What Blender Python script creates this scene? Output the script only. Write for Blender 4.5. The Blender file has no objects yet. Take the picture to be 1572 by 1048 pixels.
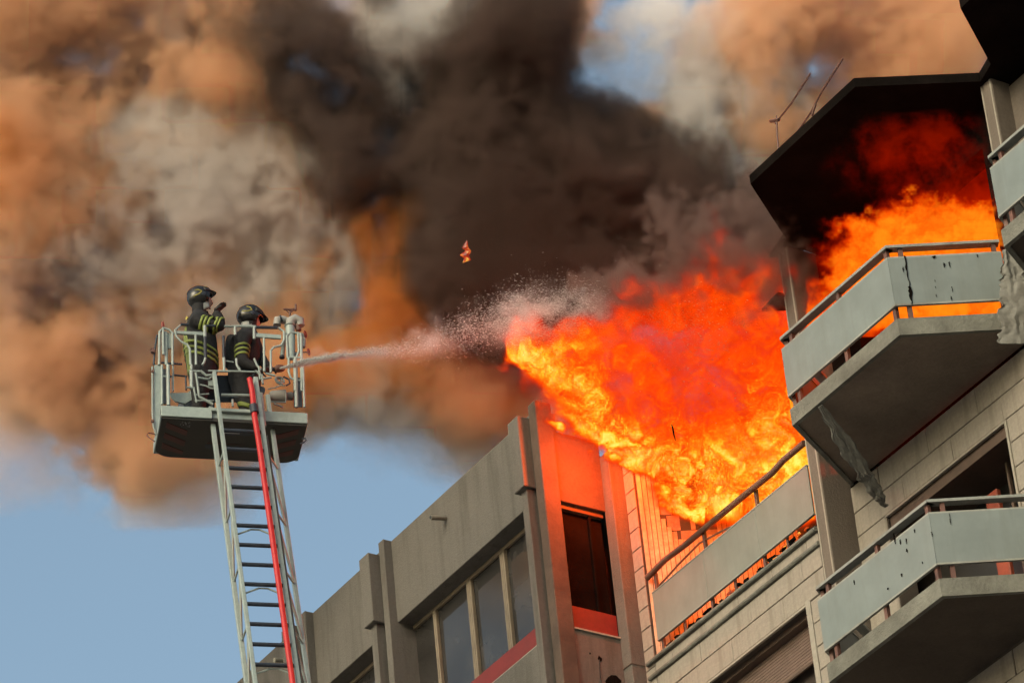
import bpy, bmesh, math, random
import numpy as np
from mathutils import Vector, Matrix
random.seed(7)
SC = bpy.context.scene
COL = SC.collection

# ------------------------------------------------------------------ camera
PITCH, ROLL, FOC = 0.56948879, -0.10269842, 6496.4 / 1572
EYE = Vector((0, 0, 1.6))
_f = Vector((0, math.cos(PITCH), math.sin(PITCH)))
_u = Vector((0, -math.sin(PITCH), math.cos(PITCH)))
_r = Vector((1, 0, 0))
CR = _r * math.cos(ROLL) + _u * math.sin(ROLL)
CU = -_r * math.sin(ROLL) + _u * math.cos(ROLL)
CF = _f
cam = bpy.data.cameras.new('camera')
cam.sensor_width = 36
cam.lens = 36 * FOC
cam.clip_start = 0.5
cam.clip_end = 5000
camo = bpy.data.objects.new('camera', cam)
COL.objects.link(camo)
camo.matrix_world = Matrix(((CR.x, CU.x, -CF.x, EYE.x), (CR.y, CU.y, -CF.y, EYE.y), (CR.z, CU.z, -CF.z, EYE.z), (0, 0, 0, 1)))
SC.camera = camo

# ------------------------------------------------------------------ sky, sun, exposure
SUN_EL, SUN_HEAD = math.radians(30), math.radians(-142)      # heading: clockwise from +Y
world = bpy.data.worlds.new('World')
SC.world = world
world.use_nodes = True
wn = world.node_tree
bg = wn.nodes['Background']
sky = wn.nodes.new('ShaderNodeTexSky')
sky.sky_type = 'NISHITA'
sky.sun_disc = False
sky.sun_elevation = SUN_EL
sky.sun_rotation = SUN_HEAD
sky.air_density = 1.0
sky.dust_density = 5.0
sky.ozone_density = 0.2
tint = wn.nodes.new('ShaderNodeMix'); tint.data_type = 'RGBA'; tint.blend_type = 'MULTIPLY'; tint.inputs[0].default_value = 1
tint.inputs[7].default_value = (1.04, 1.10, .985, 1)      # hazy evening air, a little greener than the clear-sky model
wn.links.new(sky.outputs[0], tint.inputs[6]); wn.links.new(tint.outputs[2], bg.inputs['Color'])
bg.inputs['Strength'].default_value = 0.15
sun = bpy.data.lights.new('sun', 'SUN')
sun.energy = 0.5
sun.angle = math.radians(30)
sun.color = (1.0, 0.91, 0.82)
suno = bpy.data.objects.new('sun', sun)
COL.objects.link(suno)
sd = Vector((math.sin(SUN_HEAD) * math.cos(SUN_EL), math.cos(SUN_HEAD) * math.cos(SUN_EL), math.sin(SUN_EL)))
suno.rotation_euler = sd.to_track_quat('Z', 'Y').to_euler()
suno.location = (0, 0, 60)
SC.view_settings.view_transform = 'Standard'
SC.view_settings.look = 'None'
SC.view_settings.exposure = 0.55
SC.view_settings.gamma = 1.0
SC.view_settings.use_curve_mapping = False
SC.cycles.use_denoising = True
SC.cycles.max_bounces = 6
SC.cycles.diffuse_bounces = 3
SC.cycles.volume_bounces = 2
SC.cycles.transparent_max_bounces = 24
SC.cycles.sample_clamp_indirect = 4.0
SC.cycles.volume_step_rate = 5
SC.cycles.volume_max_steps = 256
SC.cycles.use_adaptive_sampling = True
SC.cycles.adaptive_threshold = 0.04
SC.cycles.adaptive_min_samples = 16

# ------------------------------------------------------------------ frames
S = 1.15                                   # metres per building unit
HEAD = -0.61407396
BU = Vector((-math.sin(HEAD), -math.cos(HEAD), 0))               # along the facade, towards the street
BN = Vector((math.sin(HEAD - math.pi / 2), math.cos(HEAD - math.pi / 2), 0))   # out of the facade
U0, N0 = -32.433, -23.085
BROT = math.atan2(BU.y, BU.x)

def bw(u, n, z):
    """facade coordinates -> world"""
    return S * ((u + U0) * BU + (n + N0) * BN) + Vector((0, 0, S * z + 1.6))

def tag(o, label=None, cat=None, group=None, kind=None):
    if label: o['label'] = label
    if cat: o['category'] = cat
    if group: o['group'] = group
    if kind: o['kind'] = kind
    return o

def empty(name, loc, rz=0.0):
    o = bpy.data.objects.new(name, None)
    COL.objects.link(o)
    o.empty_display_size = 0.3
    o.location = loc
    o.rotation_euler = (0, 0, rz)
    return o

# ------------------------------------------------------------------ mesh collector
class MB:
    def __init__(s): s.v = []; s.f = []
    def add(s, vs, fs):
        k = len(s.v); s.v += [tuple(v) for v in vs]; s.f += [tuple(i + k for i in f) for f in fs]; return s
    def box(s, x0, x1, y0, y1, z0, z1, b=0.0):
        if b <= 0:
            return s.add([(x0, y0, z0), (x1, y0, z0), (x1, y1, z0), (x0, y1, z0), (x0, y0, z1), (x1, y0, z1), (x1, y1, z1), (x0, y1, z1)],
                  [(0, 3, 2, 1), (4, 5, 6, 7), (0, 1, 5, 4), (1, 2, 6, 5), (2, 3, 7, 6), (3, 0, 4, 7)])
        bm = bmesh.new(); bmesh.ops.create_cube(bm, size=1)
        for v in bm.verts:
            v.co = Vector((x0 + (x1 - x0) * (v.co.x + .5), y0 + (y1 - y0) * (v.co.y + .5), z0 + (z1 - z0) * (v.co.z + .5)))
        b = min(b, .4 * min(abs(x1 - x0), abs(y1 - y0), abs(z1 - z0)))
        bmesh.ops.bevel(bm, geom=bm.edges[:], offset=b, segments=1, affect='EDGES')
        s.bm(bm); return s
    def bm(s, bm):
        bm.verts.ensure_lookup_table(); bm.verts.index_update()
        s.add([v.co[:] for v in bm.verts], [[v.index for v in f.verts] for f in bm.faces]); bm.free()
    def prism(s, poly, z0, z1):
        n = len(poly)
        vs = [(p[0], p[1], z0) for p in poly] + [(p[0], p[1], z1) for p in poly]
        fs = [tuple(range(n)), tuple(range(2 * n - 1, n - 1, -1))] + [(i, i + n, (i + 1) % n + n, (i + 1) % n) for i in range(n)]
        return s.add(vs, fs)
    def tube(s, pts, r, n=8, r2=None, cap=True):
        pts = [Vector(p) for p in pts]; m = len(pts)
        rr = r if isinstance(r, (list, tuple)) else [r] * m
        d0 = (pts[1] - pts[0]).normalized()
        a = Vector((0, 0, 1)) if abs(d0.z) < .9 else Vector((1, 0, 0))
        x = d0.cross(a).normalized(); vs = []
        for i, p in enumerate(pts):
            d = (pts[min(i + 1, m - 1)] - pts[max(i - 1, 0)]).normalized()
            x = (x - d * x.dot(d)).normalized(); y = d.cross(x)
            for k in range(n):
                t = 2 * math.pi * k / n
                vs.append(p + (x * math.cos(t) + y * math.sin(t)) * rr[i])
        fs = [(i * n + k, i * n + (k + 1) % n, (i + 1) * n + (k + 1) % n, (i + 1) * n + k) for i in range(m - 1) for k in range(n)]
        if cap: fs += [tuple(range(n - 1, -1, -1)), tuple(range((m - 1) * n, m * n))]
        return s.add(vs, fs)
    def bar(s, p, q, w, h, up=(0, 0, 1)):
        p, q = Vector(p), Vector(q); d = (q - p).normalized(); up = Vector(up)
        if abs(d.dot(up)) > .97: up = Vector((0, 1, 0))
        x = d.cross(up).normalized() * w / 2; y = x.normalized().cross(d) * h / 2
        vs = [p - x - y, p + x - y, p + x + y, p - x + y, q - x - y, q + x - y, q + x + y, q - x + y]
        return s.add(vs, [(0, 1, 2, 3), (7, 6, 5, 4), (0, 4, 5, 1), (1, 5, 6, 2), (2, 6, 7, 3), (3, 7, 4, 0)])
    def lathe(s, prof, c, axis=(0, 0, 1), n=16):
        """prof: list of (r, h) along the axis from c"""
        ax = Vector(axis).normalized(); a = Vector((0, 0, 1)) if abs(ax.z) < .9 else Vector((1, 0, 0))
        x = ax.cross(a).normalized(); y = ax.cross(x); c = Vector(c); vs = []
        for r, h in prof:
            for k in range(n):
                t = 2 * math.pi * k / n
                vs.append(c + ax * h + (x * math.cos(t) + y * math.sin(t)) * max(r, 1e-4))
        m = len(prof)
        fs = [(i * n + k, i * n + (k + 1) % n, (i + 1) * n + (k + 1) % n, (i + 1) * n + k) for i in range(m - 1) for k in range(n)]
        fs += [tuple(range(n - 1, -1, -1)), tuple(range((m - 1) * n, m * n))]
        return s.add(vs, fs)
    def torus(s, c, R, r, axis, n=20, m=6):
        ax = Vector(axis).normalized(); a = Vector((0, 0, 1)) if abs(ax.z) < .9 else Vector((1, 0, 0))
        x = ax.cross(a).normalized(); y = ax.cross(x); c = Vector(c); vs = []
        for i in range(n):
            t = 2 * math.pi * i / n; d = x * math.cos(t) + y * math.sin(t)
            for j in range(m):
                q = 2 * math.pi * j / m
                vs.append(c + d * (R + r * math.cos(q)) + ax * r * math.sin(q))
        fs = [(i * m + j, ((i + 1) % n) * m + j, ((i + 1) % n) * m + (j + 1) % m, i * m + (j + 1) % m) for i in range(n) for j in range(m)]
        return s.add(vs, fs)
    def mesh(s, name, smooth=False):
        me = bpy.data.meshes.new(name); me.from_pydata(s.v, [], s.f)
        bm = bmesh.new(); bm.from_mesh(me); bmesh.ops.recalc_face_normals(bm, faces=bm.faces); bm.to_mesh(me); bm.free()
        if smooth:
            for p in me.polygons: p.use_smooth = True
            try: me.set_sharp_from_angle(angle=math.radians(38))
            except Exception: pass
        me.update(); return me
    def build(s, name, mat, parent=None, smooth=False, loc=None):
        me = s.mesh(name, smooth)
        if mat: me.materials.append(mat)
        o = bpy.data.objects.new(name, me); COL.objects.link(o)
        if parent: o.parent = parent
        if loc is not None: o.location = loc
        return o

class BB(MB):
    """collector in facade coordinates (u, n, z) of a root placed with broot()"""
    def __init__(s, root): super().__init__(); s.root = root
    def mesh(s, name, smooth=False):
        uo, no = s.root['uo'], s.root['no']
        s.v = [(S * (u - uo), -S * (n - no), S * z + 1.6) for u, n, z in s.v]
        return super().mesh(name, smooth)
    def go(s, name, mat, parent=None, smooth=False):
        return s.build(name, mat, parent or s.root, smooth)

def broot(name, u, n):
    e = empty(name, bw(u, n, -1.6 / S), BROT)
    e['uo'], e['no'] = u, n
    return e

# ------------------------------------------------------------------ materials
def nd(t, typ, **kw):
    n = t.nodes.new(typ)
    for k, v in kw.items(): setattr(n, k, v)
    return n

def ramp(t, fac, stops, interp='LINEAR'):
    r = nd(t, 'ShaderNodeValToRGB'); r.color_ramp.interpolation = interp
    e = r.color_ramp.elements
    while len(e) < len(stops): e.new(0.5)
    for i, (p, c) in enumerate(stops):
        e[i].position = p; e[i].color = (c[0], c[1], c[2], c[3] if len(c) > 3 else 1)
    t.links.new(fac, r.inputs[0]); return r.outputs[0]

def noise(t, vec, scale, detail=4, rough=.55, dist=0.0):
    n = nd(t, 'ShaderNodeTexNoise'); n.inputs['Scale'].default_value = scale; n.inputs['Detail'].default_value = detail
    n.inputs['Roughness'].default_value = rough; n.inputs['Distortion'].default_value = dist
    t.links.new(vec, n.inputs['Vector']); return n.outputs[0]

def mapping(t, vec, scale=(1, 1, 1), rot=(0, 0, 0)):
    m = nd(t, 'ShaderNodeMapping'); m.inputs['Scale'].default_value = scale; m.inputs['Rotation'].default_value = rot
    t.links.new(vec, m.inputs['Vector']); return m.outputs[0]

def mix(t, fac, a, b, typ='MIX'):
    m = nd(t, 'ShaderNodeMix', data_type='RGBA', blend_type=typ)
    for s, v in ((m.inputs[0], fac), (m.inputs[6], a), (m.inputs[7], b)):
        if isinstance(v, (int, float)): s.default_value = v
        elif isinstance(v, (tuple, list)): s.default_value = (v[0], v[1], v[2], 1)
        else: t.links.new(v, s)
    return m.outputs[2]

def surf(name, base, rough=.8, var=.18, vscale=.7, dirt=None, dirt_amt=.5, streak=False, bump=.0, bscale=60, metal=0.0, fine=25, spec=.4, soot=None):
    m = bpy.data.materials.new(name); m.use_nodes = True; t = m.node_tree
    p = t.nodes['Principled BSDF']; tc = nd(t, 'ShaderNodeTexCoord'); ob = tc.outputs['Object']
    lo = tuple(c * (1 - var) for c in base); hi = tuple(min(1, c * (1 + var)) for c in base)
    c = ramp(t, noise(t, ob, vscale, 6, .6), [(.3, lo), (.7, hi)])
    g = ramp(t, noise(t, ob, fine, 3, .6), [(.3, (.88,) * 3), (.7, (1.06,) * 3)])
    c = mix(t, 1.0, c, g, 'MULTIPLY')
    if dirt:
        v = mapping(t, ob, (5, 5, .5)) if streak else ob
        d = ramp(t, noise(t, v, 1.1, 7, .68, .3), [(.48, (0,) * 3), (.72, (1,) * 3)])
        d2 = nd(t, 'ShaderNodeMath', operation='MULTIPLY'); t.links.new(d, d2.inputs[0]); d2.inputs[1].default_value = dirt_amt
        c = mix(t, d2.outputs[0], c, dirt)
    if soot:      # soot patches left by the fire: (threshold lo, hi, scale)
        d = ramp(t, noise(t, ob, soot[2], 5, .6, .4), [(soot[0], (0,) * 3), (soot[1], (1,) * 3)])
        c = mix(t, d, c, (.012, .010, .009))
    t.links.new(c, p.inputs['Base Color'])
    p.inputs['Roughness'].default_value = rough; p.inputs['Metallic'].default_value = metal
    p.inputs['Specular IOR Level'].default_value = spec
    if bump:
        b = nd(t, 'ShaderNodeBump'); b.inputs['Strength'].default_value = bump; b.inputs['Distance'].default_value = .02
        t.links.new(noise(t, ob, bscale, 5, .6), b.inputs['Height']); t.links.new(b.outputs[0], p.inputs['Normal'])
    return m

M = {}
M['render'] = surf('painted_render', (.096, .089, .081), .9, .10, .8, (.050, .044, .038), .75, True, .45, 40)
M['render_dark'] = surf('painted_render_side', (.115, .095, .08), .9, .10, .8, (.07, .056, .046), .5, True, .35, 40)
M['render_sooty'] = surf('sooted_render', (.075, .052, .040), .9, .15, .8, (.035, .022, .017), .8, False, .35, 40, soot=(.58, .80, .55))
M['tile'] = surf('stone_facing_tile', (.225, .20, .172), .75, .10, 1.3, (.12, .10, .08), .65, True, .25, 50)
M['joint'] = surf('dark_joint', (.06, .048, .04), .95, .2, 3)
M['concrete'] = surf('raw_concrete', (.13, .13, .115), .95, .30, 3.0, (.055, .05, .042), .75, False, .7, 24)
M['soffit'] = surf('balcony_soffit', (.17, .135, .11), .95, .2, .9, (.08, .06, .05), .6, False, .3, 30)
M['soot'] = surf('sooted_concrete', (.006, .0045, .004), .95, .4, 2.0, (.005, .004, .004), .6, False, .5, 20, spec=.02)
M['panel'] = surf('balcony_panel', (.147, .172, .172), .42, .035, .5, (.11, .12, .112), .5, True, .02, 15, fine=3)
M['panel_grey'] = surf('terrace_panel', (.165, .17, .155), .5, .04, .6, (.13, .125, .105), .5, True, .03, 15, fine=3)
M['panel_edge'] = surf('panel_edging', (.23, .235, .215), .5, .15, 3, (.08, .06, .05), .7)
M['rail'] = surf('handrail_paint', (.20, .21, .20), .5, .15, 4, (.05, .035, .03), .8, bump=.2)
M['rail_burnt'] = surf('burnt_handrail', (.13, .065, .045), .6, .25, 4, (.04, .02, .015), .7, bump=.3)
M['post'] = surf('brown_steel_post', (.10, .045, .035), .6, .3, 6)
M['red_board'] = surf('red_sill_board', (.15, .012, .010), .6, .18, 2.5, (.10, .02, .015), .6)
M['white_trim'] = surf('pale_trim', (.24, .22, .19), .6, .12, 5, (.25, .2, .15), .6)
M['wood_frame'] = surf('window_frame_tan', (.17, .135, .095), .55, .15, 6, (.18, .12, .07), .5)
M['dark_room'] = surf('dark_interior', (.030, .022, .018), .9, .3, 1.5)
M['brown_soffit'] = surf('brown_shutter_box', (.075, .048, .036), .7, .25, 2)
M['shutter'] = surf('brown_shutter', (.13, .085, .068), .6, .15, 5, (.06, .04, .03), .5)
M['boards'] = surf('vertical_boards', (.50, .36, .25), .75, .25, 9, (.18, .10, .06), .5, True, .3, 30)
M['stone'] = surf('rough_stone_block', (.34, .22, .15), .9, .3, 5, (.12, .07, .05), .6, False, .7, 12)
M['orange_wood'] = surf('orange_post', (.20, .035, .014), .6, .2, 4)
M['zinc'] = surf('zinc_pipe', (.20, .19, .16), .6, .2, 8, (.05, .04, .03), .6)
M['asphalt'] = surf('asphalt', (.05, .05, .052), .9, .2, .4, bump=.3, bscale=30)
M['pave'] = surf('paving', (.30, .28, .25), .9, .15, .5)
M['tarp'] = surf('scorched_sheet', (.15, .15, .14), .8, .25, 4, (.08, .07, .06), .7, bump=.4, bscale=14)
M['black_metal'] = surf('black_metal', (.02, .02, .022), .5, .3, 6)

def glass_dark(name, col=(.035, .04, .045), rough=.08):
    m = bpy.data.materials.new(name); m.use_nodes = True; t = m.node_tree; p = t.nodes['Principled BSDF']
    tc = nd(t, 'ShaderNodeTexCoord')
    c = ramp(t, noise(t, tc.outputs['Object'], 1.2, 4), [(.35, tuple(x * .6 for x in col)), (.7, tuple(x * 1.4 for x in col))])
    t.links.new(c, p.inputs['Base Color'])
    p.inputs['Roughness'].default_value = rough; p.inputs['Specular IOR Level'].default_value = .45
    b = nd(t, 'ShaderNodeBump'); b.inputs['Strength'].default_value = .12; b.inputs['Distance'].default_value = .05
    t.links.new(noise(t, tc.outputs['Object'], .9, 2), b.inputs['Height']); t.links.new(b.outputs[0], p.inputs['Normal'])
    return m
M['glass'] = glass_dark('window_glass', (.030, .028, .027))
M['glass2'] = glass_dark('sooty_window_glass', (.010, .008, .007), .55)
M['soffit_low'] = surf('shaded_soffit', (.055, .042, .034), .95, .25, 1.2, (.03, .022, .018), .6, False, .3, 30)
# ================================================================== GROUND
g = MB().add([(-3000, -3000, 0), (3000, -3000, 0), (3000, 3000, 0), (-3000, 3000, 0)], [(0, 1, 2, 3)]).build('ground', M['pave']); tag(g, kind='structure')
r = MB().add([(-60, -14, .004), (40, -14, .004), (40, 20, .004), (-60, 20, .004)], [(0, 1, 2, 3)]).build('road', M['asphalt']); tag(r, kind='structure')

# ================================================================== LEFT BLOCK (rendered walls, stepped piers)
GZ = -1.6 / S
A = broot('office_block', -4.0, -3.0)
tag(A, 'beige rendered block with stepped piers, dark strip windows and red sill boards', 'building')
PZ = 24.70           # parapet height at the piers
TALL = [(-3.42, -3.306), (-.15, 0.0), (-5.26, -5.14), (-8.4, -8.28)]
HEADZ, SILLB, SILLT = 23.61, 21.97, 22.22
def bays():
    # (left u, right u): clear span between a tall pier and the next short pier
    return [(-3.306, -.325), (-5.14, -3.60), (-8.28, -5.42), (-11.4, -8.56)]
for (a, b) in bays():
    BB(A).box(a - .02, b + .06, -.32, -.11, HEADZ, PZ - .006, .006).go('parapet', M['render'])
    BB(A).box(a - .02, b + .03, -.30, -.13, GZ, SILLB - .03, .004).go('wall', M['render'])
    BB(A).box(a, b + .02, -.32, -.19, SILLB, SILLT, .006).go('sill_board', M['red_board'])
    BB(A).box(a, b + .02, -.33, -.15, SILLB - .028, SILLB, .004).go('sill_trim', M['white_trim'])
    # window strip
    BB(A).box(a, b, -.345, -.31, HEADZ - .05, HEADZ - .002, .004).go('window_head_frame', M['wood_frame'])
    BB(A).box(a, b, -.345, -.31, SILLT, SILLT + .05, .004).go('window_bottom_frame', M['wood_frame'])
    ms = [-2.81, -2.08, -1.365] if a > -3.4 else [a + .45, a + 1.05] if a > -5.2 else [a + .5, a + 1.25, a + 2.0]
    ed = [a] + ms + [b]
    for k in range(len(ed) - 1):
        BB(A).box(ed[k], ed[k + 1] - .002, -.355, -.345 - .0012 * (k % 3), SILLT, HEADZ).go('window_pane', M['glass'])
    for k, mu in enumerate(ms):
        for d in (-.034, 0, .034):
            if (k == 0 and d > 0): continue
            BB(A).box(mu + d - .013, mu + d + .013, -.345, -.30, SILLT + .02, HEADZ - .05, .003).go('mullion', M['wood_frame'])
for (a, b) in TALL:
    BB(A).box(a, b, -.36 if b < 0 else -.215, 0, GZ, PZ, .008).go('pilaster', M['render_sooty' if b == 0 else 'render'])
    if a > -8:
        BB(A).box(a - .232, a - .02, -.12, .135, 23.655, 24.56, .008).go('pier_cap', M['render'])
        BB(A).box(a - .19, a - .07, -.12, .07, GZ, 23.655, .006).go('pier', M['render'])
        BB(A).box(a - .08, a + .002, -.36, -.12, GZ, PZ - .01).go('pier_backing', M['render'])
        BB(A).box(a - .21, a - .075, -.36, -.13, GZ, PZ - .012).go('pier_backing', M['render'])
# weep pipe through the parapet
pp = BB(A).tube([(-2.12, -.16, 24.36), (-2.12, .02, 24.33), (-2.12, .10, 24.315)], .028, 12).go('drain_pipe', M['zinc'], smooth=True)
BB(A).tube([(-2.12, .1008, 24.3148), (-2.12, .1015, 24.3146)], .022, 12).go('pipe_bore', M['black_metal'], pp)
BB(A).tube([(-5.75, -.16, 24.36), (-5.75, .10, 24.315)], .028, 12).go('drain_pipe', M['zinc'], smooth=True)
# return wall facing the fire side
RU = -.03
BB(A).box(RU - .16, RU, -.83, -.20, 23.47, 24.37, .006).go('return_parapet', M['render_sooty'])
BB(A).box(RU - .16, RU, -.83, -.20, GZ, 21.86, .006).go('return_wall', M['render'])
BB(A).box(RU - .14, RU - .02, -.82, -.22, 21.89, 22.17, .006).go('sill_board', M['red_board'])
BB(A).box(RU - .14, RU + .02, -.82, -.22, 21.86, 21.885, .004).go('sill_trim', M['white_trim'])
BB(A).box(RU - .12, RU - .11, -.82, -.22, 22.17, 23.47).go('window_glass', M['soot'])
BB(A).box(RU - .11, RU - .07, -.66, -.63, 22.17, 23.43, .004).go('mullion', M['soot'])
BB(A).box(RU - .11, RU - .05, -.82, -.22, 23.41, 23.465, .004).go('window_head_frame', M['brown_soffit'])
BB(A).box(RU - .11, RU - .05, -.25, -.222, 22.17, 23.41, .004).go('window_side_frame', M['brown_soffit'])
# broken render patch and cable on the return wall
pass
for (nn, zz, w, h) in ((-.52, 21.56, .035, .045), (-.66, 21.30, .12, .14), (-.40, 21.60, .012, .014)):
    pts = []
    for k in range(9):
        t = 2 * math.pi * k / 9; rr = random.uniform(.6, 1.1)
        pts.append((nn + math.cos(t) * w * rr, zz + math.sin(t) * h * rr))
    n = len(pts); ch = BB(A)
    ch.add([(RU + .004, p[0], p[1]) for p in pts] + [(RU - .02, p[0], p[1]) for p in pts],
           [tuple(range(n)), tuple(range(2 * n - 1, n - 1, -1))] + [(i, i + n, (i + 1) % n + n, (i + 1) % n) for i in range(n)])
    ch.go('render_chip', M['soot'])
BB(A).tube([(RU + .004, -.51, 21.55), (RU + .006, -.50, 21.35), (RU + .005, -.53, 21.0), (RU + .006, -.50, 20.5)], .005, 5).go('cable', M['black_metal'])
# body of the block behind the facade, flat roof
BB(A).box(-22, -.17, -10, -.36, GZ, SILLB - .05).go('block_body', M['render'])
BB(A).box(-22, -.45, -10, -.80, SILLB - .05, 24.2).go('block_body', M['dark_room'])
BB(A).box(-22, -.18, -10, -.355, 24.2, 24.3).go('roof', M['concrete'])
BB(A).box(-22, -11.38, -.42, -.11, GZ, PZ - .006).go('wall', M['render'])

# ================================================================== RIGHT BLOCK
B = broot('apartment_block', 4.0, -3.5)
tag(B, 'stone faced apartment block with angled balconies, burning top floor and black sooted eaves', 'building')
# big corner column next to the return wall
BB(B).box(-.05, .127, -2.2, -.82, GZ, 24.17, .008).go('column', M['render'])
BB(B).box(-.055, .132, -2.2, -.812, 21.485, 21.497).go('column_joint', M['joint'])
# strip of stone tiles beside the terrace
BB(B).box(.128, .312, -1.3, -1.004, GZ, 24.12).go('strip_wall', M['joint'])
_tm = {}
def tile(u0, u1, n, z0, z1, mat='tile', name='wall_tile', depth=.012, jit=True):
    """one facing stone, its face at n, chamfered edges; alike pieces share mesh data"""
    w, h = round(S * (u1 - u0), 3), round(S * (z1 - z0), 3); key = (w, h, mat)
    if key not in _tm:
        b = .006; d = S * depth; W, H = w / 2 - .003, h / 2 - .003
        m = MB(); m.add([(-W, 0, -H), (W, 0, -H), (W, 0, H), (-W, 0, H), (-W, -d + b, -H), (W, -d + b, -H), (W, -d + b, H), (-W, -d + b, H),
                         (-W + b, -d, -H + b), (W - b, -d, -H + b), (W - b, -d, H - b), (-W + b, -d, H - b)],
                        [(0, 1, 5, 4), (1, 2, 6, 5), (2, 3, 7, 6), (3, 0, 4, 7), (4, 5, 9, 8), (5, 6, 10, 9), (6, 7, 11, 10), (7, 4, 8, 11), (8, 9, 10, 11)])
        me = m.mesh(name); me.materials.append(M[mat]); _tm[key] = me
    o = bpy.data.objects.new(name, _tm[key]); COL.objects.link(o); o.parent = B
    uo, no = B['uo'], B['no']
    j = random.uniform(-.002, .002) if jit else 0
    o.location = (S * ((u0 + u1) / 2 - uo), -S * (n - depth - no) + j, S * (z0 + z1) / 2 + 1.6)
    return o
z = 24.12
while z > 19.6:
    tile(.131, .309, -.992, z - .243, z)
    z -= .2465
# terrace front wall: stone courses with moulded ledges
BB(B).box(.30, 3.34, -1.25, -1.006, 20.76, 21.46).go('terrace_wall', M['joint'])
for (za, zb, lens, off) in ((21.035, 21.27, .93, .12), (20.77, 21.03, .93, .50), (21.325, 21.44, .62, .30)):
    u = .318 - off
    while u < 3.32:
        a_, b_ = max(u, .318), min(u + lens, 3.325)
        if b_ - a_ > .08: tile(a_, b_, -.992, za, zb)
        u += lens
def ledge(za, nb, zb=None):
    m = BB(B); prof = [(-1.02, 0), (nb, 0), (nb + .012, .014), (nb + .012, .034), (nb, .048), (-1.02, .054)]
    n = len(prof)
    m.add([(.20, p[0], za + p[1]) for p in prof] + [(3.34, p[0], za + p[1]) for p in prof],
          [tuple(range(n)), tuple(range(2 * n - 1, n - 1, -1))] + [(i, (i + 1) % n, (i + 1) % n + n, i + n) for i in range(n)])
    return m.go('ledge', M['concrete'])
ledge(21.27, -.965); ledge(21.44, -.955)
# terrace floor and its inner walls
BB(B).box(.31, 3.33, -4.6, -1.02, 21.30, 21.45).go('terrace_floor', M['soot'])
def wall_dir(m, p0, d, L, th, z0, z1):
    (u, n), (du, dn) = p0, d; px, pn = -dn, du
    P = [(u, n), (u + du * L, n + dn * L), (u + du * L - px * th, n + dn * L - pn * th), (u - px * th, n - pn * th)]
    m.prism(P, z0, z1); return m
D = (.5, -.866); C = (-.5, -.866)
wall_dir(BB(B), (.318, -1.022), D, 3.2, .20, 21.45, 24.1).go('terrace_side_wall', M['joint'])
def on_wall(t, off):
    return (.318 + D[0] * t + .866 * off, -1.022 + D[1] * t + .5 * off)
# vertical board cladding, broken away round a hole that shows stone blocks
t_, k = .0, 0
while t_ < 1.7:
    w = .055
    zc = []
    if .19 < t_ < .80:
        top = 22.93 + .34 * (t_ - .47) ** 2 * 2 + random.uniform(-.015, .015) if t_ < .72 else 22.98
        if t_ < .30: top = 23.05 + (.30 - t_) * 2.0
        segs = [(21.5, top), (23.95, 24.1)] if t_ > .23 else [(21.5, top), (23.42, 24.1)]
    else: segs = [(21.5, 24.1)]
    for (za, zb) in segs:
        a_, b_ = on_wall(t_, .02), on_wall(t_ + w, .02); c_, d_ = on_wall(t_ + w, .0), on_wall(t_, .0)
        g_ = .004
        BB(B).prism([on_wall(t_ + g_, .022), on_wall(t_ + w - g_, .018), on_wall(t_ + w - g_, 0), on_wall(t_ + g_, 0)], za, zb).go('board', M['boards'])
    t_ += w; k += 1
for row in range(5):
    za = 22.86 + row * .205; off = .13 * (row % 2)
    for q in range(4):
        ta = .15 + q * .27 - off + random.uniform(-.02, .02); tb = ta + .25
        ta, tb = max(ta, .2), min(tb, .86)
        if tb - ta < .05: continue
        o_ = -.002 + random.uniform(-.004, .006)
        BB(B).prism([on_wall(ta, o_ + .006), on_wall(tb, o_ + .003), on_wall(tb, -.05), on_wall(ta, -.05)], za, za + .19).go('stone_block', M['stone'])
BB(B).box(.6, 3.6, -4.8, -4.55, 21.45, 24.0).go('terrace_back_wall', M['soot'])
BB(B).box(3.34, 3.50, -4.6, -1.36, 21.45, 24.9).go('terrace_party_wall', M['soot'])
# terrace railing: three panels on brown posts with a heat bent rail
TP = [(.43, 1.40), (1.405, 2.37), (2.375, 3.325)]
for (a, b) in TP:
    p = BB(B).box(a, b, -1.0, -.975, 21.655, 22.225, .004).go('railing_panel', M['panel_grey'])
    BB(B).box(a - .001, b + .001, -1.004, -.970, 22.222, 22.24, .003).go('panel_edge', M['panel_edge'], p)
    BB(B).box(a - .001, b + .001, -1.004, -.970, 21.640, 21.657, .003).go('panel_edge', M['panel_edge'], p)
rail = BB(B).tube([(.36, -.985, 22.46), (.7, -.99, 22.50), (1.1, -.985, 22.475), (1.6, -.985, 22.475), (2.2, -.98, 22.47), (2.75, -.98, 22.46), (2.95, -.985, 22.50), (3.33, -.985, 22.50)], .035, 10).go('terrace_handrail', M['rail_burnt'], smooth=True)
BB(B).tube([(.50, -1.03, 22.30), (.9, -1.03, 22.36), (1.3, -1.03, 22.40), (1.7, -1.03, 22.33), (2.0, -1.03, 22.26)], .012, 6).go('bent_rail', M['rail_burnt'], smooth=True)
for u in (.47, 1.41, 2.38):
    BB(B).box(u - .018, u + .018, -1.045, -1.005, 21.46, 22.47, .004).go('railing_post', M['post'])
for u in (.9, 1.85, 2.8):
    BB(B).box(u - .012, u + .012, -1.03, -1.006, 21.46, 21.66, .003).go('railing_stub', M['post'])
BB(B).box(.45, 3.30, -1.10, -1.07, 21.452, 21.565, .004).go('slot_dark_board', M['soot'])  # black board added to darken the slot under the panels
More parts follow.
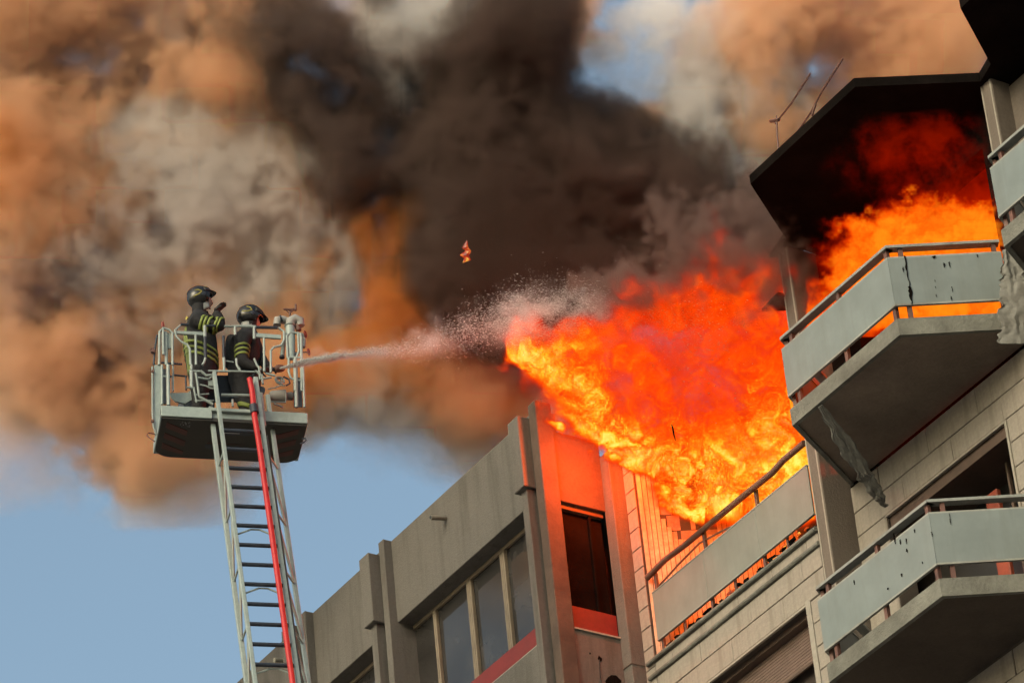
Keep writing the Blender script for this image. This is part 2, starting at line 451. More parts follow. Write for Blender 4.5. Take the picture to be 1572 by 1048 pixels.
# window with half lowered shutter under the terrace
BB(B).box(-.05, .32, -1.3, -1.02, GZ, 20.76).go('lower_wall', M['tile'])
BB(B).box(2.97, 3.34, -1.3, -1.006, GZ, 20.76).go('lower_wall', M['joint'])
BB(B).box(.32, 2.97, -1.3, -1.02, GZ, 19.2).go('lower_wall', M['tile'])
z = 20.757
while z > 18.2:
    tile(3.055, 3.325, -.992, z - .262, z); z -= .265
BB(B).box(2.972, 3.05, -1.05, -.985, 18.2, 20.80, .004).go('jamb_trim', M['white_trim'])
BB(B).box(.32, 3.05, -1.02, -.988, 20.742, 20.768, .003).go('head_trim', M['white_trim'])
BB(B).box(.32, 2.97, -1.5, -1.10, 20.70, 20.76).go('shutter_box', M['brown_soffit'])
for k in range(12):
    za = 20.70 - (k + 1) * .034
    BB(B).box(.32, 2.97, -1.215, -1.195, za + .003, za + .034, .004).go('shutter_slat', M['shutter'])
BB(B).box(.32, 2.97, -1.22, -1.19, 20.70 - 12 * .034 - .03, 20.70 - 12 * .034, .004).go('shutter_bottom_bar', M['brown_soffit'])
BB(B).box(.32, 2.97, -1.6, -1.5, 18.2, 20.76).go('window_glass', M['glass2'])
# columns that rise past the terrace and between the balconies
for (a, b, nf, top) in ((3.335, 3.515, -.99, 24.86), (6.72, 6.90, -1.13, 24.86)):
    BB(B).box(a, b, nf - .5, nf, GZ, top, .006).go('column', M['render_dark'])
    for e in (a + .012, b - .030):
        BB(B).box(e, e + .018, nf, nf + .006, 18, top - .02).go('column_edge_strip', M['white_trim'])
# walls behind the balconies, with openings
NW = -1.36
def wallbox(a, b, z0, z1, mat='soot', nf=NW, name='wall'):
    return BB(B).box(a, b, nf - .25, nf, z0, z1).go(name, M[mat])
for base in (21.95, 19.03):           # soffit heights of the two balcony levels
    top = base + 2.88
    m_ = 'soot' if base > 21 else 'joint'
    wallbox(3.516, 4.02, base, top, m_); wallbox(6.0 if base < 21 else 6.35, 7.4, base, top, m_)
    wallbox(4.02, 6.0 if base < 21 else 6.35, base + 2.31 if base < 21 else base + 2.45, top, m_)
wallbox(7.4, 12, 18, 24.83, 'render_dark')
wallbox(3.516, 12, GZ, 19.12, 'joint')
BB(B).box(6.9, 7.4, -1.45, -1.352, 18.0, 24.8).go('wall', M['render_dark'])
# facing stones on the lower storey wall
for (za, zb, L, o0) in ((21.625, 21.93, .82, .35), (21.345, 21.62, .82, .0)):
    u = 3.52 - o0
    while u < 7.4:
        a_, b_ = max(u, 3.52), min(u + L, 6.72) if u < 6.72 else u + L
        if b_ - a_ > .06 and b_ > a_: tile(a_, b_, NW + .014, za, zb)
        u += L
z = 21.342
while z > 18.4:
    tile(3.52, 4.015, NW + .014, z - .275, z); tile(6.02, 6.70, NW + .014, z - .275, z); z -= .279
for q_ in range(3):
    for w_ in range(5): tile(3.9 + w_ * .82 - .3 * (q_ % 2), 4.71 + w_ * .82 - .3 * (q_ % 2), NW + .014, 19.02 - .279 * (q_ + 1), 19.02 - .279 * q_ - .003)
BB(B).box(4.0, 6.02, NW - .02, NW + .02, 21.318, 21.342, .003).go('head_trim', M['white_trim'])
BB(B).box(5.985, 6.015, NW - .05, NW + .024, 19.2, 21.33, .004).go('jamb_trim', M['white_trim'])
BB(B).box(4.02, 5.985, -1.95, NW - .03, 21.20, 21.34).go('shutter_box', M['brown_soffit'])
BB(B).box(4.02, 5.985, -2.02, -1.95, 18.9, 21.34).go('window_glass', M['glass2'])
BB(B).box(5.17, 5.36, -1.72, -1.66, 19.2, 21.0, .01).go('wooden_post', M['orange_wood'])
BB(B).box(5.52, 5.55, -1.72, -1.68, 19.2, 21.2, .004).go('window_frame', M['brown_soffit'])
# burning room behind the upper balcony
BB(B).box(3.6, 6.6, -5.2, -5.0, 21.9, 24.8).go('room_back_wall', M['soot'])
BB(B).box(3.516, 3.60, -5.2, -1.61, 21.9, 24.8).go('room_side_wall', M['soot'])
BB(B).box(6.6, 6.7, -5.2, -1.63, 21.9, 24.8).go('room_side_wall', M['soot'])
BB(B).box(3.516, 12, -5.2, -1.61, 21.7, 21.92).go('room_floor', M['soot'])

def balcony(du, z0, big):
    """angled balcony: concrete slab, white panels, flat handrail, brown posts"""
    ul, ur, nf = 4.265 + du, 6.09 + du, -.09
    s = (nf - NW) / .866
    plan = [(ul, nf), (ur, nf), (ur + .5 * s, NW + .002), (ul - .5 * s, NW + .002)]
    b = BB(B); e = .05
    inn = [(ul + e * .6, nf - e), (ur - e * .6, nf - e), (ur + .5 * s - e, NW + .002), (ul - .5 * s + e, NW + .002)]
    n = 4
    # soffit inset a little above the lip so that the edge reads as a separate band
    b.prism(plan, z0 + .03, z0 + .19)
    sl = b.go('balcony', M['concrete'])
    lip = BB(B)
    for (p, q, pi, qi) in ((plan[0], plan[1], inn[0], inn[1]), (plan[1], plan[2], inn[1], inn[2]), (plan[3], plan[0], inn[3], inn[0])):
        lip.add([(*p, z0), (*q, z0), (*qi, z0), (*pi, z0), (*p, z0 + .031), (*q, z0 + .031), (*qi, z0 + .031), (*pi, z0 + .031)],
                [(0, 1, 2, 3), (0, 1, 5, 4), (2, 3, 7, 6), (0, 3, 7, 4), (1, 2, 6, 5)])
    lip.go('slab_lip', M['concrete'], sl)
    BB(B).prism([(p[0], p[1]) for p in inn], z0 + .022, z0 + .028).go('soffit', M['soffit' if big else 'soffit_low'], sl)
    pz0, pz1 = z0 + .36, z0 + .895
    def side(p, d, L, first, endpost=True):
        q = (p[0] + d[0] * L, p[1] + d[1] * L); nx, nn = (d[1], -d[0])
        if nx * -1 + nn * 0 > 0 and False: pass
        o = (.0, .0)
        pn = BB(B); wall_dir(pn, p, d, L, .022, pz0, pz1); pn = pn.go('railing_panel', M['panel'], sl)
        x = BB(B); wall_dir(x, (p[0], p[1]), d, L, .030, pz1 - .002, pz1 + .018); wall_dir(x, (p[0], p[1]), d, L, .030, pz0 - .020, pz0 + .001)
        x.go('panel_edge', M['panel_edge'], sl)
        h = BB(B); wall_dir(h, (p[0], p[1]), d, L, .095, z0 + 1.025, z0 + 1.055); h.go('handrail', M['rail'], sl)
        m = 3 if L > 1.5 else 2
        for k in range(m):
            t = (.12 + (L - .2) * k / (m - 1))
            if k == m - 1 and not endpost: continue
            c = BB(B); wall_dir(c, (p[0] + d[0] * t - (-d[1]) * .028, p[1] + d[1] * t - d[0] * .028), d, .045, .04, z0 + .18, z0 + 1.03)
            c.go('railing_post', M['post'], sl)
    side((ul, nf), (1, 0), ur - ul, True)
    side((ur + .004, nf - .004), D, 1.13 if big else s - .05, False)
    # left chamfer runs from the wall outwards
    side((ul - .5 * (s - .12) - .004, nf - .866 * (s - .12)), (.5, .866), s - .13, False)
    return sl
b1 = balcony(0, 21.95, True); b1['label'] = 'fire damaged balcony with flames showing over its rail'
b2 = balcony(0, 19.03, False); b2['label'] = 'intact lower balcony with pale panels'
b3 = balcony(3.495, 21.95, False); b3['label'] = 'upper balcony at the edge of the picture'
balcony(3.495, 19.03, False)
# eaves: same plan as the balconies with a wider overhang
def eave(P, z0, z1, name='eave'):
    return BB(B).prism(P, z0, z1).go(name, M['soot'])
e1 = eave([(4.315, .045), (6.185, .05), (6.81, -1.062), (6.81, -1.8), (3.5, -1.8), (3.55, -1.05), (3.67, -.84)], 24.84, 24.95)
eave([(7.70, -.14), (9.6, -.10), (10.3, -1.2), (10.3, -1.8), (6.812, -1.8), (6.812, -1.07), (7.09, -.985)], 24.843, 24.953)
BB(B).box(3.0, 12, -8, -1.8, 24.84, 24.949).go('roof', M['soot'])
# small burnt flashings where the eaves meet the column
BB(B).prism([(3.25, -.95), (3.62, -.86), (3.62, -1.2), (3.40, -1.2)], 24.86, 24.90).go('flashing', M['soot'])
BB(B).prism([(3.02, -.93), (3.36, -.90), (3.36, -1.2), (3.20, -1.25)], 24.30, 24.34).go('flashing', M['soot'])
# body behind
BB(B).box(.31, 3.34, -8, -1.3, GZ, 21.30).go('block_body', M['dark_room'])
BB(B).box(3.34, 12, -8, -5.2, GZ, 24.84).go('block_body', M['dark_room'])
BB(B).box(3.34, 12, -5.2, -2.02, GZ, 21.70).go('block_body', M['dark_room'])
# ================================================================== helpers for placing by line of sight onto real planes
def ray(px, py):
    return (CF + CR * ((px - 786) / 6496.4) - CU * ((py - 524) / 6496.4))
def at(px, py, Dd):
    return EYE + ray(px, py) * Dd
def on_z(px, py, z):            # z in facade units
    d = ray(px, py); return EYE + d * (S * z / d.z)
def on_n(px, py, n):
    d = ray(px, py); return EYE + d * (S * (n + N0) / d.dot(BN))
def to_b(P):
    q = P - EYE; return (q.dot(BU) / S - U0, q.dot(BN) / S - N0, q.z / S)

# ================================================================== ROOF AERIALS, TORN SHEETS
ant = broot('roof_aerial', 2.6, -2.4)
tag(ant, 'thin leaning aerial rod with a stubby bracket on the roof edge behind the black eave', 'aerial')
def apts(L, n): return [to_b(on_n(x, y, n)) for x, y in L]
BB(ant).tube(apts([(1195, 232), (1193, 205), (1192, 178)], -2.4), .012, 6).go('mast', M['post'])
BB(ant).tube(apts([(1190, 190), (1214, 160), (1244, 113)], -2.4), .012, 6).go('rod', M['post'])
BB(ant).tube(apts([(1183, 186), (1196, 184)], -2.4), .022, 6).go('bracket', M['post'])
ant2 = broot('roof_aerial', 3.6, -2.6)
tag(ant2, 'long faint aerial rod slanting along the roof edge, half lost in smoke', 'aerial')
BB(ant2).tube(apts([(1205, 232), (1245, 172), (1262, 140), (1294, 90)], -2.6), .012, 6).go('rod', M['post'])
BB(ant2).tube(apts([(1246, 178), (1252, 160)], -2.6), .018, 6).go('clamp', M['post'])

def crumple(name, pts, widths, mat, seed, nx=14, ny=60, rough=.03):
    from mathutils import noise as mn
    """a hanging torn sheet that follows pts (world), folded across its width, with thickness"""
    rnd = random.Random(seed); P = [Vector(p) for p in pts]; ts = np.linspace(0, len(P) - 1, ny)
    V, Fc = [], []
    vd = ray(1300, 700).normalized()
    for i, t in enumerate(ts):
        k = min(int(t), len(P) - 2); f = t - k
        c = P[k].lerp(P[k + 1], f); w = widths[k] * (1 - f) + widths[k + 1] * f
        d = (P[k + 1] - P[k]).normalized(); x = d.cross(vd).normalized()
        for j in range(nx):
            q = j / (nx - 1) - .5
            from_noise = mn.ridged_multi_fractal(Vector((i * (.11 if seed < 5 else .045), j * (.45 if seed < 5 else .62), seed * 7.3)), .8, 2.1, 4, 1.0, 2.0) - 1.2
            edge = 1 + .55 * mn.noise(Vector((i * .17, 5.0 * (q > 0), seed))) + .25 * mn.noise(Vector((i * .6, 9.0 * (q > 0), seed)))
            V.append(c + x * (q * w * edge) + vd * (from_noise * rough) + x * (mn.noise(Vector((i * .3, j * .3, seed + 3))) * .03))
    for i in range(ny - 1):
        for j in range(nx - 1):
            Fc.append((i * nx + j, i * nx + j + 1, (i + 1) * nx + j + 1, (i + 1) * nx + j))
    o = MB().add(V, Fc).build(name, mat, smooth=True)
    md = o.modifiers.new('s', 'SOLIDIFY'); md.thickness = .006
    sb = o.modifiers.new('b', 'SUBSURF'); sb.levels = 1; sb.render_levels = 1
    return o
pA, pE = on_z(1260, 622, 21.93), on_n(1360, 778, -1.22)
pts = [pA, pA.lerp(pE, .35) + (at(1290, 690, 10) - at(1286, 678, 10)) * 1.0, pA.lerp(pE, .65), pA.lerp(pE, .85), pE]
t1 = crumple('torn_sheet', pts, [.05, .20, .17, .16, .05], M['tarp'], 3)
tag(t1, 'scorched grey strip of torn membrane peeling from the underside of the burning balcony', 'torn sheet')
pt = [on_n(1547, 382, -.85), on_n(1556, 425, -.85), on_n(1562, 470, -.85), on_n(1563, 528, -.85)]
t2 = crumple('torn_sheet', pt, [.12, .30, .40, .42], M['tarp'], 8, nx=12, rough=.05)
tag(t2, 'crumpled grey sheet hanging beside the right end of the burning balcony', 'torn sheet')

# black scorch drips stuck on the upper balcony panels (real flakes of charred matter)
def flakes(parent, spots, plane):
    for (px, py, h, w) in spots:
        P = plane(px, py); m = BB(B); k = 9; rnd = random.Random(int(px * 7 + py))
        u, n, z = to_b(P); nx, nn, dx, dn = parent
        L = []
        for i in range(k):
            t = i / (k - 1); ww = w * (.35 + .65 * math.sin(math.pi * min(1, t + .15))) * rnd.uniform(.4, 1.2)
            L.append((t * h, ww, rnd.uniform(-.3, .3) * w))
        for i in range(k - 1):
            (za, wa, oa), (zb, wb, ob_) = L[i], L[i + 1]
            q = []
            for (zz, ww, oo) in ((za, wa, oa), (zb, wb, ob_)):
                for s_ in (-1, 1):
                    a_ = s_ * ww / 2 + oo
                    q.append((u + dx * a_ + nx * .006, n + dn * a_ + nn * .006, z - zz))
            b_ = [(p[0] - nx * .006, p[1] - nn * .006, p[2]) for p in q]
            m.add(q + b_, [(0, 1, 3, 2), (4, 6, 7, 5), (0, 4, 5, 1), (0, 2, 6, 4), (1, 5, 7, 3), (2, 3, 7, 6)])
        o = m.go('scorch_drip', M['soot'], b1)
def planeD(px, py, off=.004):
    d = ray(px, py); nrm = (BU * .866 + BN * .5); A0 = bw(6.094 + .866 * off, -.094 + .5 * off, 22)
    return EYE + d * ((A0 - EYE).dot(nrm) / d.dot(nrm))
dirD = (.866, .5, .5, -.866)
flakes(dirD, [(1389, 393, .36, .022), (1396, 440, .20, .038), (1386, 410, .06, .012), (1434, 393, .03, .035), (1449, 404, .05, .018), (1457, 402, .07, .014), (1435, 430, .02, .006), (1436, 440, .02, .007), (1437, 452, .03, .006), (1461, 440, .06, .007), (1460, 455, .05, .010), (1500, 391, .03, .012)], planeD)
def planeN(px, py): return on_n(px, py, -.085)
dirN = (0, 1, 1, 0)
def flk(b, spots, pl, dr):
    global b1
    sv = b1; b1 = b; flakes(dr, spots, pl); b1 = sv
flk(b2, [(1372, 818, .12, .022), (1382, 828, .05, .018), (1391, 826, .06, .010), (1404, 812, .04, .014), (1311, 890, .05, .012), (1384, 880, .03, .02), (1392, 842, .04, .02), (1416, 862, .02, .01), (1363, 902, .02, .02)], planeN, dirN)
flk(b2, [(1430, 816, .05, .014), (1457, 788, .09, .006), (1458, 796, .06, .010)], lambda x, y: planeD(x, y, .006) , dirD)

# ================================================================== RESCUE BASKET FRAME
YAW = math.radians(12.0)
P0 = at(247, 639, 51.0)
RB = Matrix.Rotation(.045, 4, CF) @ Matrix.Rotation(YAW, 4, 'Z')
MBK = Matrix.Translation(P0) @ RB
MBI = MBK.inverted()
def bp(px, py, y=0.0):
    """point of the local plane y = const that is seen at this place in the picture"""
    o = MBI @ EYE; d = MBI.to_3x3() @ ray(px, py)
    return o + d * ((y - o.y) / d.y)
def bz(px, py, z=0.0):
    o = MBI @ EYE; d = MBI.to_3x3() @ ray(px, py)
    return o + d * ((z - o.z) / d.z)
def broot2(name, label, cat):
    e = empty(name, (0, 0, 0)); e.matrix_world = MBK; tag(e, label, cat); return e
M['grey'] = surf('grey_green_paint', (.23, .275, .27), .45, .08, 3, (.11, .12, .115), .6, bump=.05)
M['grey2'] = surf('grey_paint_worn', (.18, .215, .21), .5, .10, 5, (.12, .12, .11), .7, bump=.1)
M['under'] = surf('basket_underside', (.020, .018, .016), .65, .2, 2)
M['under_red'] = surf('faded_red_stripe', (.055, .012, .010), .6, .25, 3)
M['rubber'] = surf('navy_rubber', (.016, .022, .035), .6, .25, 8)
M['hose'] = surf('red_hose', (.36, .008, .010), .5, .12, 4)
M['cloth'] = surf('black_turnout_cloth', (.009, .009, .011), .85, .3, 9, bump=.5, bscale=25)
M['helmet'] = surf('black_helmet', (.012, .012, .013), .22, .2, 3)
M['lime'] = surf('lime_reflective_tape', (.15, .185, .035), .55, .15, 9)
M['silver'] = surf('silver_reflective_tape', (.20, .205, .20), .45, .15, 9)
M['gold'] = surf('yellow_helmet_mark', (.33, .28, .05), .5, .1, 5)
M['glove'] = surf('dark_glove', (.022, .018, .018), .8, .3, 9)
M['skin'] = surf('skin', (.35, .19, .13), .6, .08, 8)
M['monitor'] = surf('grey_cast_metal', (.23, .225, .215), .55, .12, 6, (.16, .13, .12), .6)
M['red_wheel'] = surf('red_valve_wheel', (.18, .03, .02), .6, .2, 8)
M['label_white'] = surf('pale_plate', (.30, .31, .33), .5, .1, 8)
K = broot2('rescue_basket', 'grey railed rescue basket with dark underside holding two crew at the ladder tip', 'rescue basket')
Wd, Dp, BH = 1.785, .87, .150
# floor tub: band all round and a rounded dark pan
MB().box(0, .62, -.02, .0, 0, BH, .006).build("front_band", M["grey"], K)
MB().box(1.19, Wd, -.02, 0, 0, BH, .006).build("front_band", M["grey"], K)
MB().box(.62, 1.19, .02, .04, .01, BH - .03, .004).build('front_band', M['grey'], K)
MB().box(.60, 1.20, -.03, .03, BH - .045, BH, .004).build('sill_bar', M['grey'], K)
MB().box(0, .02, 0, Dp, 0, BH, .004).build('side_band', M['grey'], K)
MB().box(Wd - .02, Wd, 0, Dp, 0, BH, .004).build('side_band', M['grey'], K)
MB().box(0, Wd, Dp - .02, Dp, 0, BH, .004).build('back_band', M['grey'], K)
def rounded(x0, x1, y0, y1, r, n=6):
    P = [(x0, y0), (x1, y0)]
    for k in range(n + 1):
        a = math.pi / 2 * k / n; P.append((x1 - r + r * math.cos(a), y1 - r + r * math.sin(a)))
    for k in range(n + 1):
        a = math.pi / 2 * k / n + math.pi / 2; P.append((x0 + r + r * math.cos(a), y1 - r + r * math.sin(a)))
    return P
pan = MB().prism(rounded(.01, Wd - .01, .002, Dp + .02, .20), -.025, .02).build('floor_pan', M['under'], K)
MB().prism(rounded(.03, Wd - .03, .02, Dp - .03, .16), .10, .15).build('floor_plate', M['rubber'], K)
for (xa, w_, sk) in ((.08, .13, 1), (1.42, .12, -1)):
    for k in range(3):
        ya = .08 + .24 * k
        P = [(xa, ya + (.17 if sk < 0 else 0)), (xa + .27, ya + (.17 if sk > 0 else 0)), (xa + .27, ya + .12 + (.17 if sk > 0 else 0)), (xa, ya + .12 + (.17 if sk < 0 else 0))]
        P = [(p[0], min(p[1], Dp - .06)) for p in P]
        MB().prism(P, -.031, -.0251).build('warning_stripe', M['under_red'], pan)
# faint worn marks on the underside and the small pale plate
for (x, y, w, h) in ((.60, .55, .10, .09), (.72, .56, .05, .08), (.86, .56, .07, .08), (.97, .56, .06, .08), (1.07, .56, .07, .08)):
    MB().prism([(x, y), (x + w * .8, y + .004), (x + w * .75, y + h), (x + w * .1, y + h * .9)], -.029, -.0252).build('worn_mark', M['rubber'], pan)
MB().box(.62, 1.08, .505, .515, -.029, -.0252).build('worn_mark', M['under_red'], pan)
MB().box(.80, .985, .215, .26, -.030, -.0253).build('plate', M['label_white'], pan)
MB().box(.70, 1.12, .18, .30, -.0275, -.0251).build('plate_backing', M['rubber'], pan)
rnd = random.Random(4)
pr = MB()
for k in range(26):
    x, y = .24 + rnd.uniform(0, .13), .04 + rnd.uniform(0, .12)
    pr.prism([(x, y), (x + .006, y), (x + .006, y + .006), (x, y + .006)], -.034, -.0312)
tag(pr.build('drain_hole', M['label_white'], pan), kind='stuff')
def T(pts, r, mat='grey', name='rail', y=0.0, n=8):
    P = [bp(*(p[:2]), p[2] if len(p) > 2 else y) for p in pts]
    return MB().tube(P, r * 1.15, n).build(name, M[mat], K, smooth=True)
def Z1(x, y): return (220 + x / 3.493, 420 + y / 3.493)
def ZA(x, y): return (225 + x / 8.06, 430 + y / 8.06)
def ZB(x, y): return (340 + x / 6.987, 450 + y / 6.987)
def ZC(x, y): return (225 + x / 6.76, 560 + y / 6.76)
def ZD(x, y): return (340 + x / 6.76, 560 + y / 6.76)
def PT(f, L, r, mat='grey', name='rail', y=0.0):
    return T([(*f(a, b), (c[0] if c else y)) for a, b, *c in L], r, mat, name, y)
# --- left gate
PT(ZA, [(155, 1048), (160, 640), (205, 590), (275, 610), (320, 650), (322, 1048)], .014, name='gate_frame')
PT(ZC, [(160, 0), (160, 110), (160, 410)], .013, name='gate_post'); PT(ZC, [(222, 0), (228, 420)], .020, name='gate_post')
PT(ZA, [(205, 590), (208, 920)], .014, name='gate_post')
PT(ZA, [(240, 640), (245, 1048)], .018, name='gate_post', y=.03)
PT(ZC, [(150, 118), (235, 118)], .010, name='gate_bar'); PT(ZC, [(275, 0), (278, 270)], .009, name='gate_post', y=.05)
def plate(f, L, y, th, mat='grey', name='plate_panel'):
    P = [bp(*f(a, b), y) for a, b in L]; n = len(P)
    return MB().add([p for p in P] + [p + Vector((0, th, 0)) for p in P], [tuple(range(n)), tuple(range(2 * n - 1, n - 1, -1))] + [(i, i + n, (i + 1) % n + n, (i + 1) % n) for i in range(n)]).build(name, M[mat], K)
plate(ZA, [(185, 650), (300, 650), (310, 835), (190, 850)], .04, .03, name='gate_panel')
MB().lathe([(.018, -.03), (.022, 0), (.012, .05), (.001, .055)], bp(*ZA(200, 560), 0)).build('knob', M['red_wheel'], K, smooth=True)
plate(ZC, [(158, 40), (200, 40), (206, 400), (165, 400)], .30, .012, 'rubber', 'side_shade')
# --- left folded side panel
PT(ZA, [(130, 680), (100, 860), (90, 1048)], .012, 'rubber', 'side_frame', y=.02)
plate(ZC, [(80, 0), (150, 0), (150, 430), (95, 780), (85, 700), (75, 400)], .01, .03, name='side_wing')
PT(ZC, [(60, 20), (62, 500), (72, 640), (100, 720)], .012, 'grey2', 'side_frame')
for yy in (70, 585): MB().lathe([(.02, -.01), (.02, .02)], bp(*ZC(62, yy), -.01), (0, -1, 0), 8).build('hinge', M['post'], K)
MB().lathe([(.028, -.02), (.028, .03)], bp(*ZA(78, 880), 0), (0, -1, 0), 10).build('hinge', M['post'], K)
PT(ZC, [(85, 715), (20, 705), (2, 730), (85, 795)], .008, 'post', 'tow_hook')
PT(ZD, [(835, 765), (870, 760), (878, 780), (850, 805), (815, 818)], .009, 'rubber', 'tow_hook')
# --- near top bars
plateb = lambda f, L, y=.0, th=.03, mat='grey': plate(f, L, y, th, mat, 'top_bar')
plateb(ZA, [(340, 622), (705, 640), (705, 678), (340, 655)])
plateb(ZB, [(370, 425), (640, 445), (640, 485), (370, 465)])
PT(ZB, [(130, 355), (370, 358)], .016, 'grey', 'top_bar')
PT(ZB, [(375, 365), (600, 370)], .018, 'rubber', 'hand_grip', y=-.01)
PT(ZB, [(30, 355), (150, 357)], .013, 'grey2', 'top_bar', y=.0)
PT(ZA, [(420, 548), (520, 548)], .016, 'rubber', 'hand_grip'); PT(ZA, [(740, 565), (850, 565)], .014, 'rubber', 'hand_grip')
PT(ZA, [(960, 575), (1048, 575)], .012, 'rubber', 'top_rail', y=.6)
# --- bent tubes and uprights of the front
PT(ZA, [(420, 560), (350, 620), (370, 700), (430, 760), (500, 795), (535, 850), (545, 1048)], .013, name='bent_rail')
PT(ZC, [(465, 0), (468, 50)], .014); PT(ZC, [(465, 60), (468, 250)], .020, name='upright')
PT(ZA, [(607, 680), (612, 1048)], .013, name='upright')
PT(ZA, [(720, 565), (722, 700)], .018, name='upright'); PT(ZA, [(722, 700), (728, 960)], .018, 'rubber', 'hand_grip'); PT(ZA, [(728, 960), (715, 1010), (690, 1048)], .013, name='bent_rail')
PT(ZA, [(948, 690), (955, 960)], .015, 'rubber', 'hand_grip'); PT(ZA, [(955, 960), (960, 1048)], .016, name='upright')
PT(ZB, [(20, 460), (22, 690)], .015, 'rubber', 'hand_grip'); PT(ZB, [(25, 690), (30, 830)], .014, name='upright'); PT(ZB, [(40, 725), (130, 740)], .008, 'grey2', 'stay')
PT(ZB, [(145, 360), (148, 450)], .016, name='upright'); PT(ZB, [(158, 700), (165, 770), (200, 830)], .013, name='bent_rail')
PT(ZB, [(350, 360), (352, 490)], .016, name='upright'); PT(ZB, [(350, 700), (380, 770), (420, 820)], .012, name='bent_rail')
PT(ZB, [(455, 480), (460, 840)], .013, name='upright')
PT(ZB, [(610, 370), (670, 410), (672, 500), (640, 560), (560, 580), (530, 615), (530, 850)], .014, name='bent_rail')
PT(ZC, [(440, 62), (560, 68)], .012, name='mid_rail'); PT(ZC, [(640, 62), (870, 68)], .012, name='mid_rail'); PT(ZD, [(0, 62), (350, 72)], .011, name='mid_rail')
PT(ZD, [(0, 312), (300, 318)], .018, name='low_rail'); PT(ZD, [(115, 360), (118, 430)], .014, name='upright')
PT(ZB, [(470, 858), (580, 885)], .012, name='mid_rail')
MB().add([bp(*Z1(372, 545), .62), bp(*Z1(600, 545), .62), bp(*Z1(600, 690), .62), bp(*Z1(365, 690), .62), bp(*Z1(372, 545), .75), bp(*Z1(600, 545), .75), bp(*Z1(600, 690), .75), bp(*Z1(365, 690), .75)], [(0, 1, 2, 3), (7, 6, 5, 4), (0, 4, 5, 1), (1, 5, 6, 2), (2, 6, 7, 3), (3, 7, 4, 0)]).build('dark_screen', M['rubber'], K)
MB().box(.28, .62, .48, .72, .15, .62, .05).build('gear_bag', M['rubber'], K)
# --- right corner frame
PT(ZB, [(710, 700), (700, 460), (740, 420), (830, 430), (855, 470), (862, 700)], .013, name='corner_frame')
PT(ZB, [(850, 430), (860, 1048)], .013, name='corner_post'); PT(ZB, [(790, 700), (795, 1048)], .022, name='corner_post')
PT(ZB, [(720, 690), (722, 850), (745, 910), (800, 935), (865, 935)], .013, name='bent_rail')
PT(ZB, [(715, 690), (850, 690)], .012, name='corner_bar'); PT(ZB, [(820, 420), (828, 620), (800, 700)], .012, name='bent_rail')
PT(ZD, [(770, 0), (780, 440)], .020, name='corner_post'); PT(ZD, [(845, 0), (862, 440)], .014, name='corner_post')
plate(ZD, [(745, 130), (830, 130), (840, 435), (750, 435)], .25, .012, 'rubber', 'side_shade')
plate(ZB, [(730, 630), (810, 630), (810, 680), (735, 680)], .02, .03, 'rubber', 'latch_box')
# --- far rails
for (L, r) in (([(180, 1020), (440, 1040)], .012),):
    PT(ZA, L, r, 'rubber', 'far_rail', y=Dp)
PT(ZC, [(240, 125), (290, 105), (420, 120)], .011, 'rubber', 'far_rail', y=Dp); PT(ZC, [(262, 130), (268, 300)], .011, 'post', 'far_post', y=Dp); PT(ZC, [(405, 120), (412, 260)], .011, 'rubber', 'far_post', y=Dp)
PT(ZD, [(0, 265), (290, 290)], .014, 'rubber', 'far_rail', y=Dp)
# --- fold-out step plate on the left
plate(ZC, [(245, 290), (430, 285), (520, 205), (520, 330), (400, 400), (300, 375), (255, 330)], .20, .03, 'grey', 'step_plate')
# --- ladder head linkage
for L, r in (([(510, 80), (530, 200), (545, 330)], .013), ([(530, 130), (640, 150), (700, 110)], .012), ([(550, 205), (610, 215), (660, 240), (720, 248)], .009),
             ([(490, 240), (520, 390)], .010), ([(545, 330), (640, 380), (690, 410)], .016), ([(500, 310), (650, 300)], .008), ([(500, 370), (700, 370)], .009), ([(415, 230), (500, 240)], .012), ([(560, 60), (620, 110), (700, 100)], .014)):
    PT(ZC, L, r, 'grey2', 'linkage', y=-.04)
plate(ZC, [(640, 155), (700, 155), (705, 215), (645, 215)], -.03, .04, 'grey2', 'linkage_plate')
for L, r in (([(350, 60), (420, 110), (430, 200)], .014), ([(390, 30), (400, 150)], .012), ([(480, 250), (560, 235), (620, 210), (660, 215)], .008), ([(390, 150), (520, 130)], .012)):
    PT(ZD, L, r, 'grey2', 'linkage', y=-.04)
MB().lathe([(.05, -.03), (.05, .03)], bp(*ZD(410, 270), -.02), (0, -1, 0), 12).build('pulley', M['rubber'], K)
# hydraulic levelling cylinder beside the hose
c0, c1, c2 = bp(*ZD(405, 300), -.10), bp(*ZD(435, 640), -.10), bp(*ZD(450, 700), -.10)
MB().tube([c0, c1], .036, 12).build('levelling_cylinder', M['grey'], K, smooth=True)
# search lamp and hose reel at the right
lamp_o = bp(*ZD(500, 330), .30); lamp_e = bp(*ZD(665, 325), .30)
ax = (lamp_e - lamp_o)
MB().lathe([(.060, 0), (.075, .03), (.085, ax.length * .95), (.088, ax.length), (.06, ax.length + .01)], lamp_o, ax, 18).build('search_lamp', M['monitor'], K, smooth=True)
MB().lathe([(.05, 0), (.055, .07), (.03, .10)], lamp_e + ax.normalized() * .01, ax, 14).build('lamp_bracket', M['grey2'], K, smooth=True)
PT(ZD, [(500, 382), (668, 385), (668, 270)], .007, 'grey', 'lamp_guard', y=.2)
MB().torus(bp(*ZD(605, 160), .1), .055, .014, (.2, -1, .2)).build('hose_coil', M['grey2'], K, smooth=True)
MB().torus(bp(*ZD(600, 160), .12), .03, .012, (.2, -1, .2)).build('hose_coil', M['monitor'], K, smooth=True)
PT(ZD, [(640, 120), (700, 150), (710, 190), (670, 215)], .010, 'rubber', 'cable', y=.12)
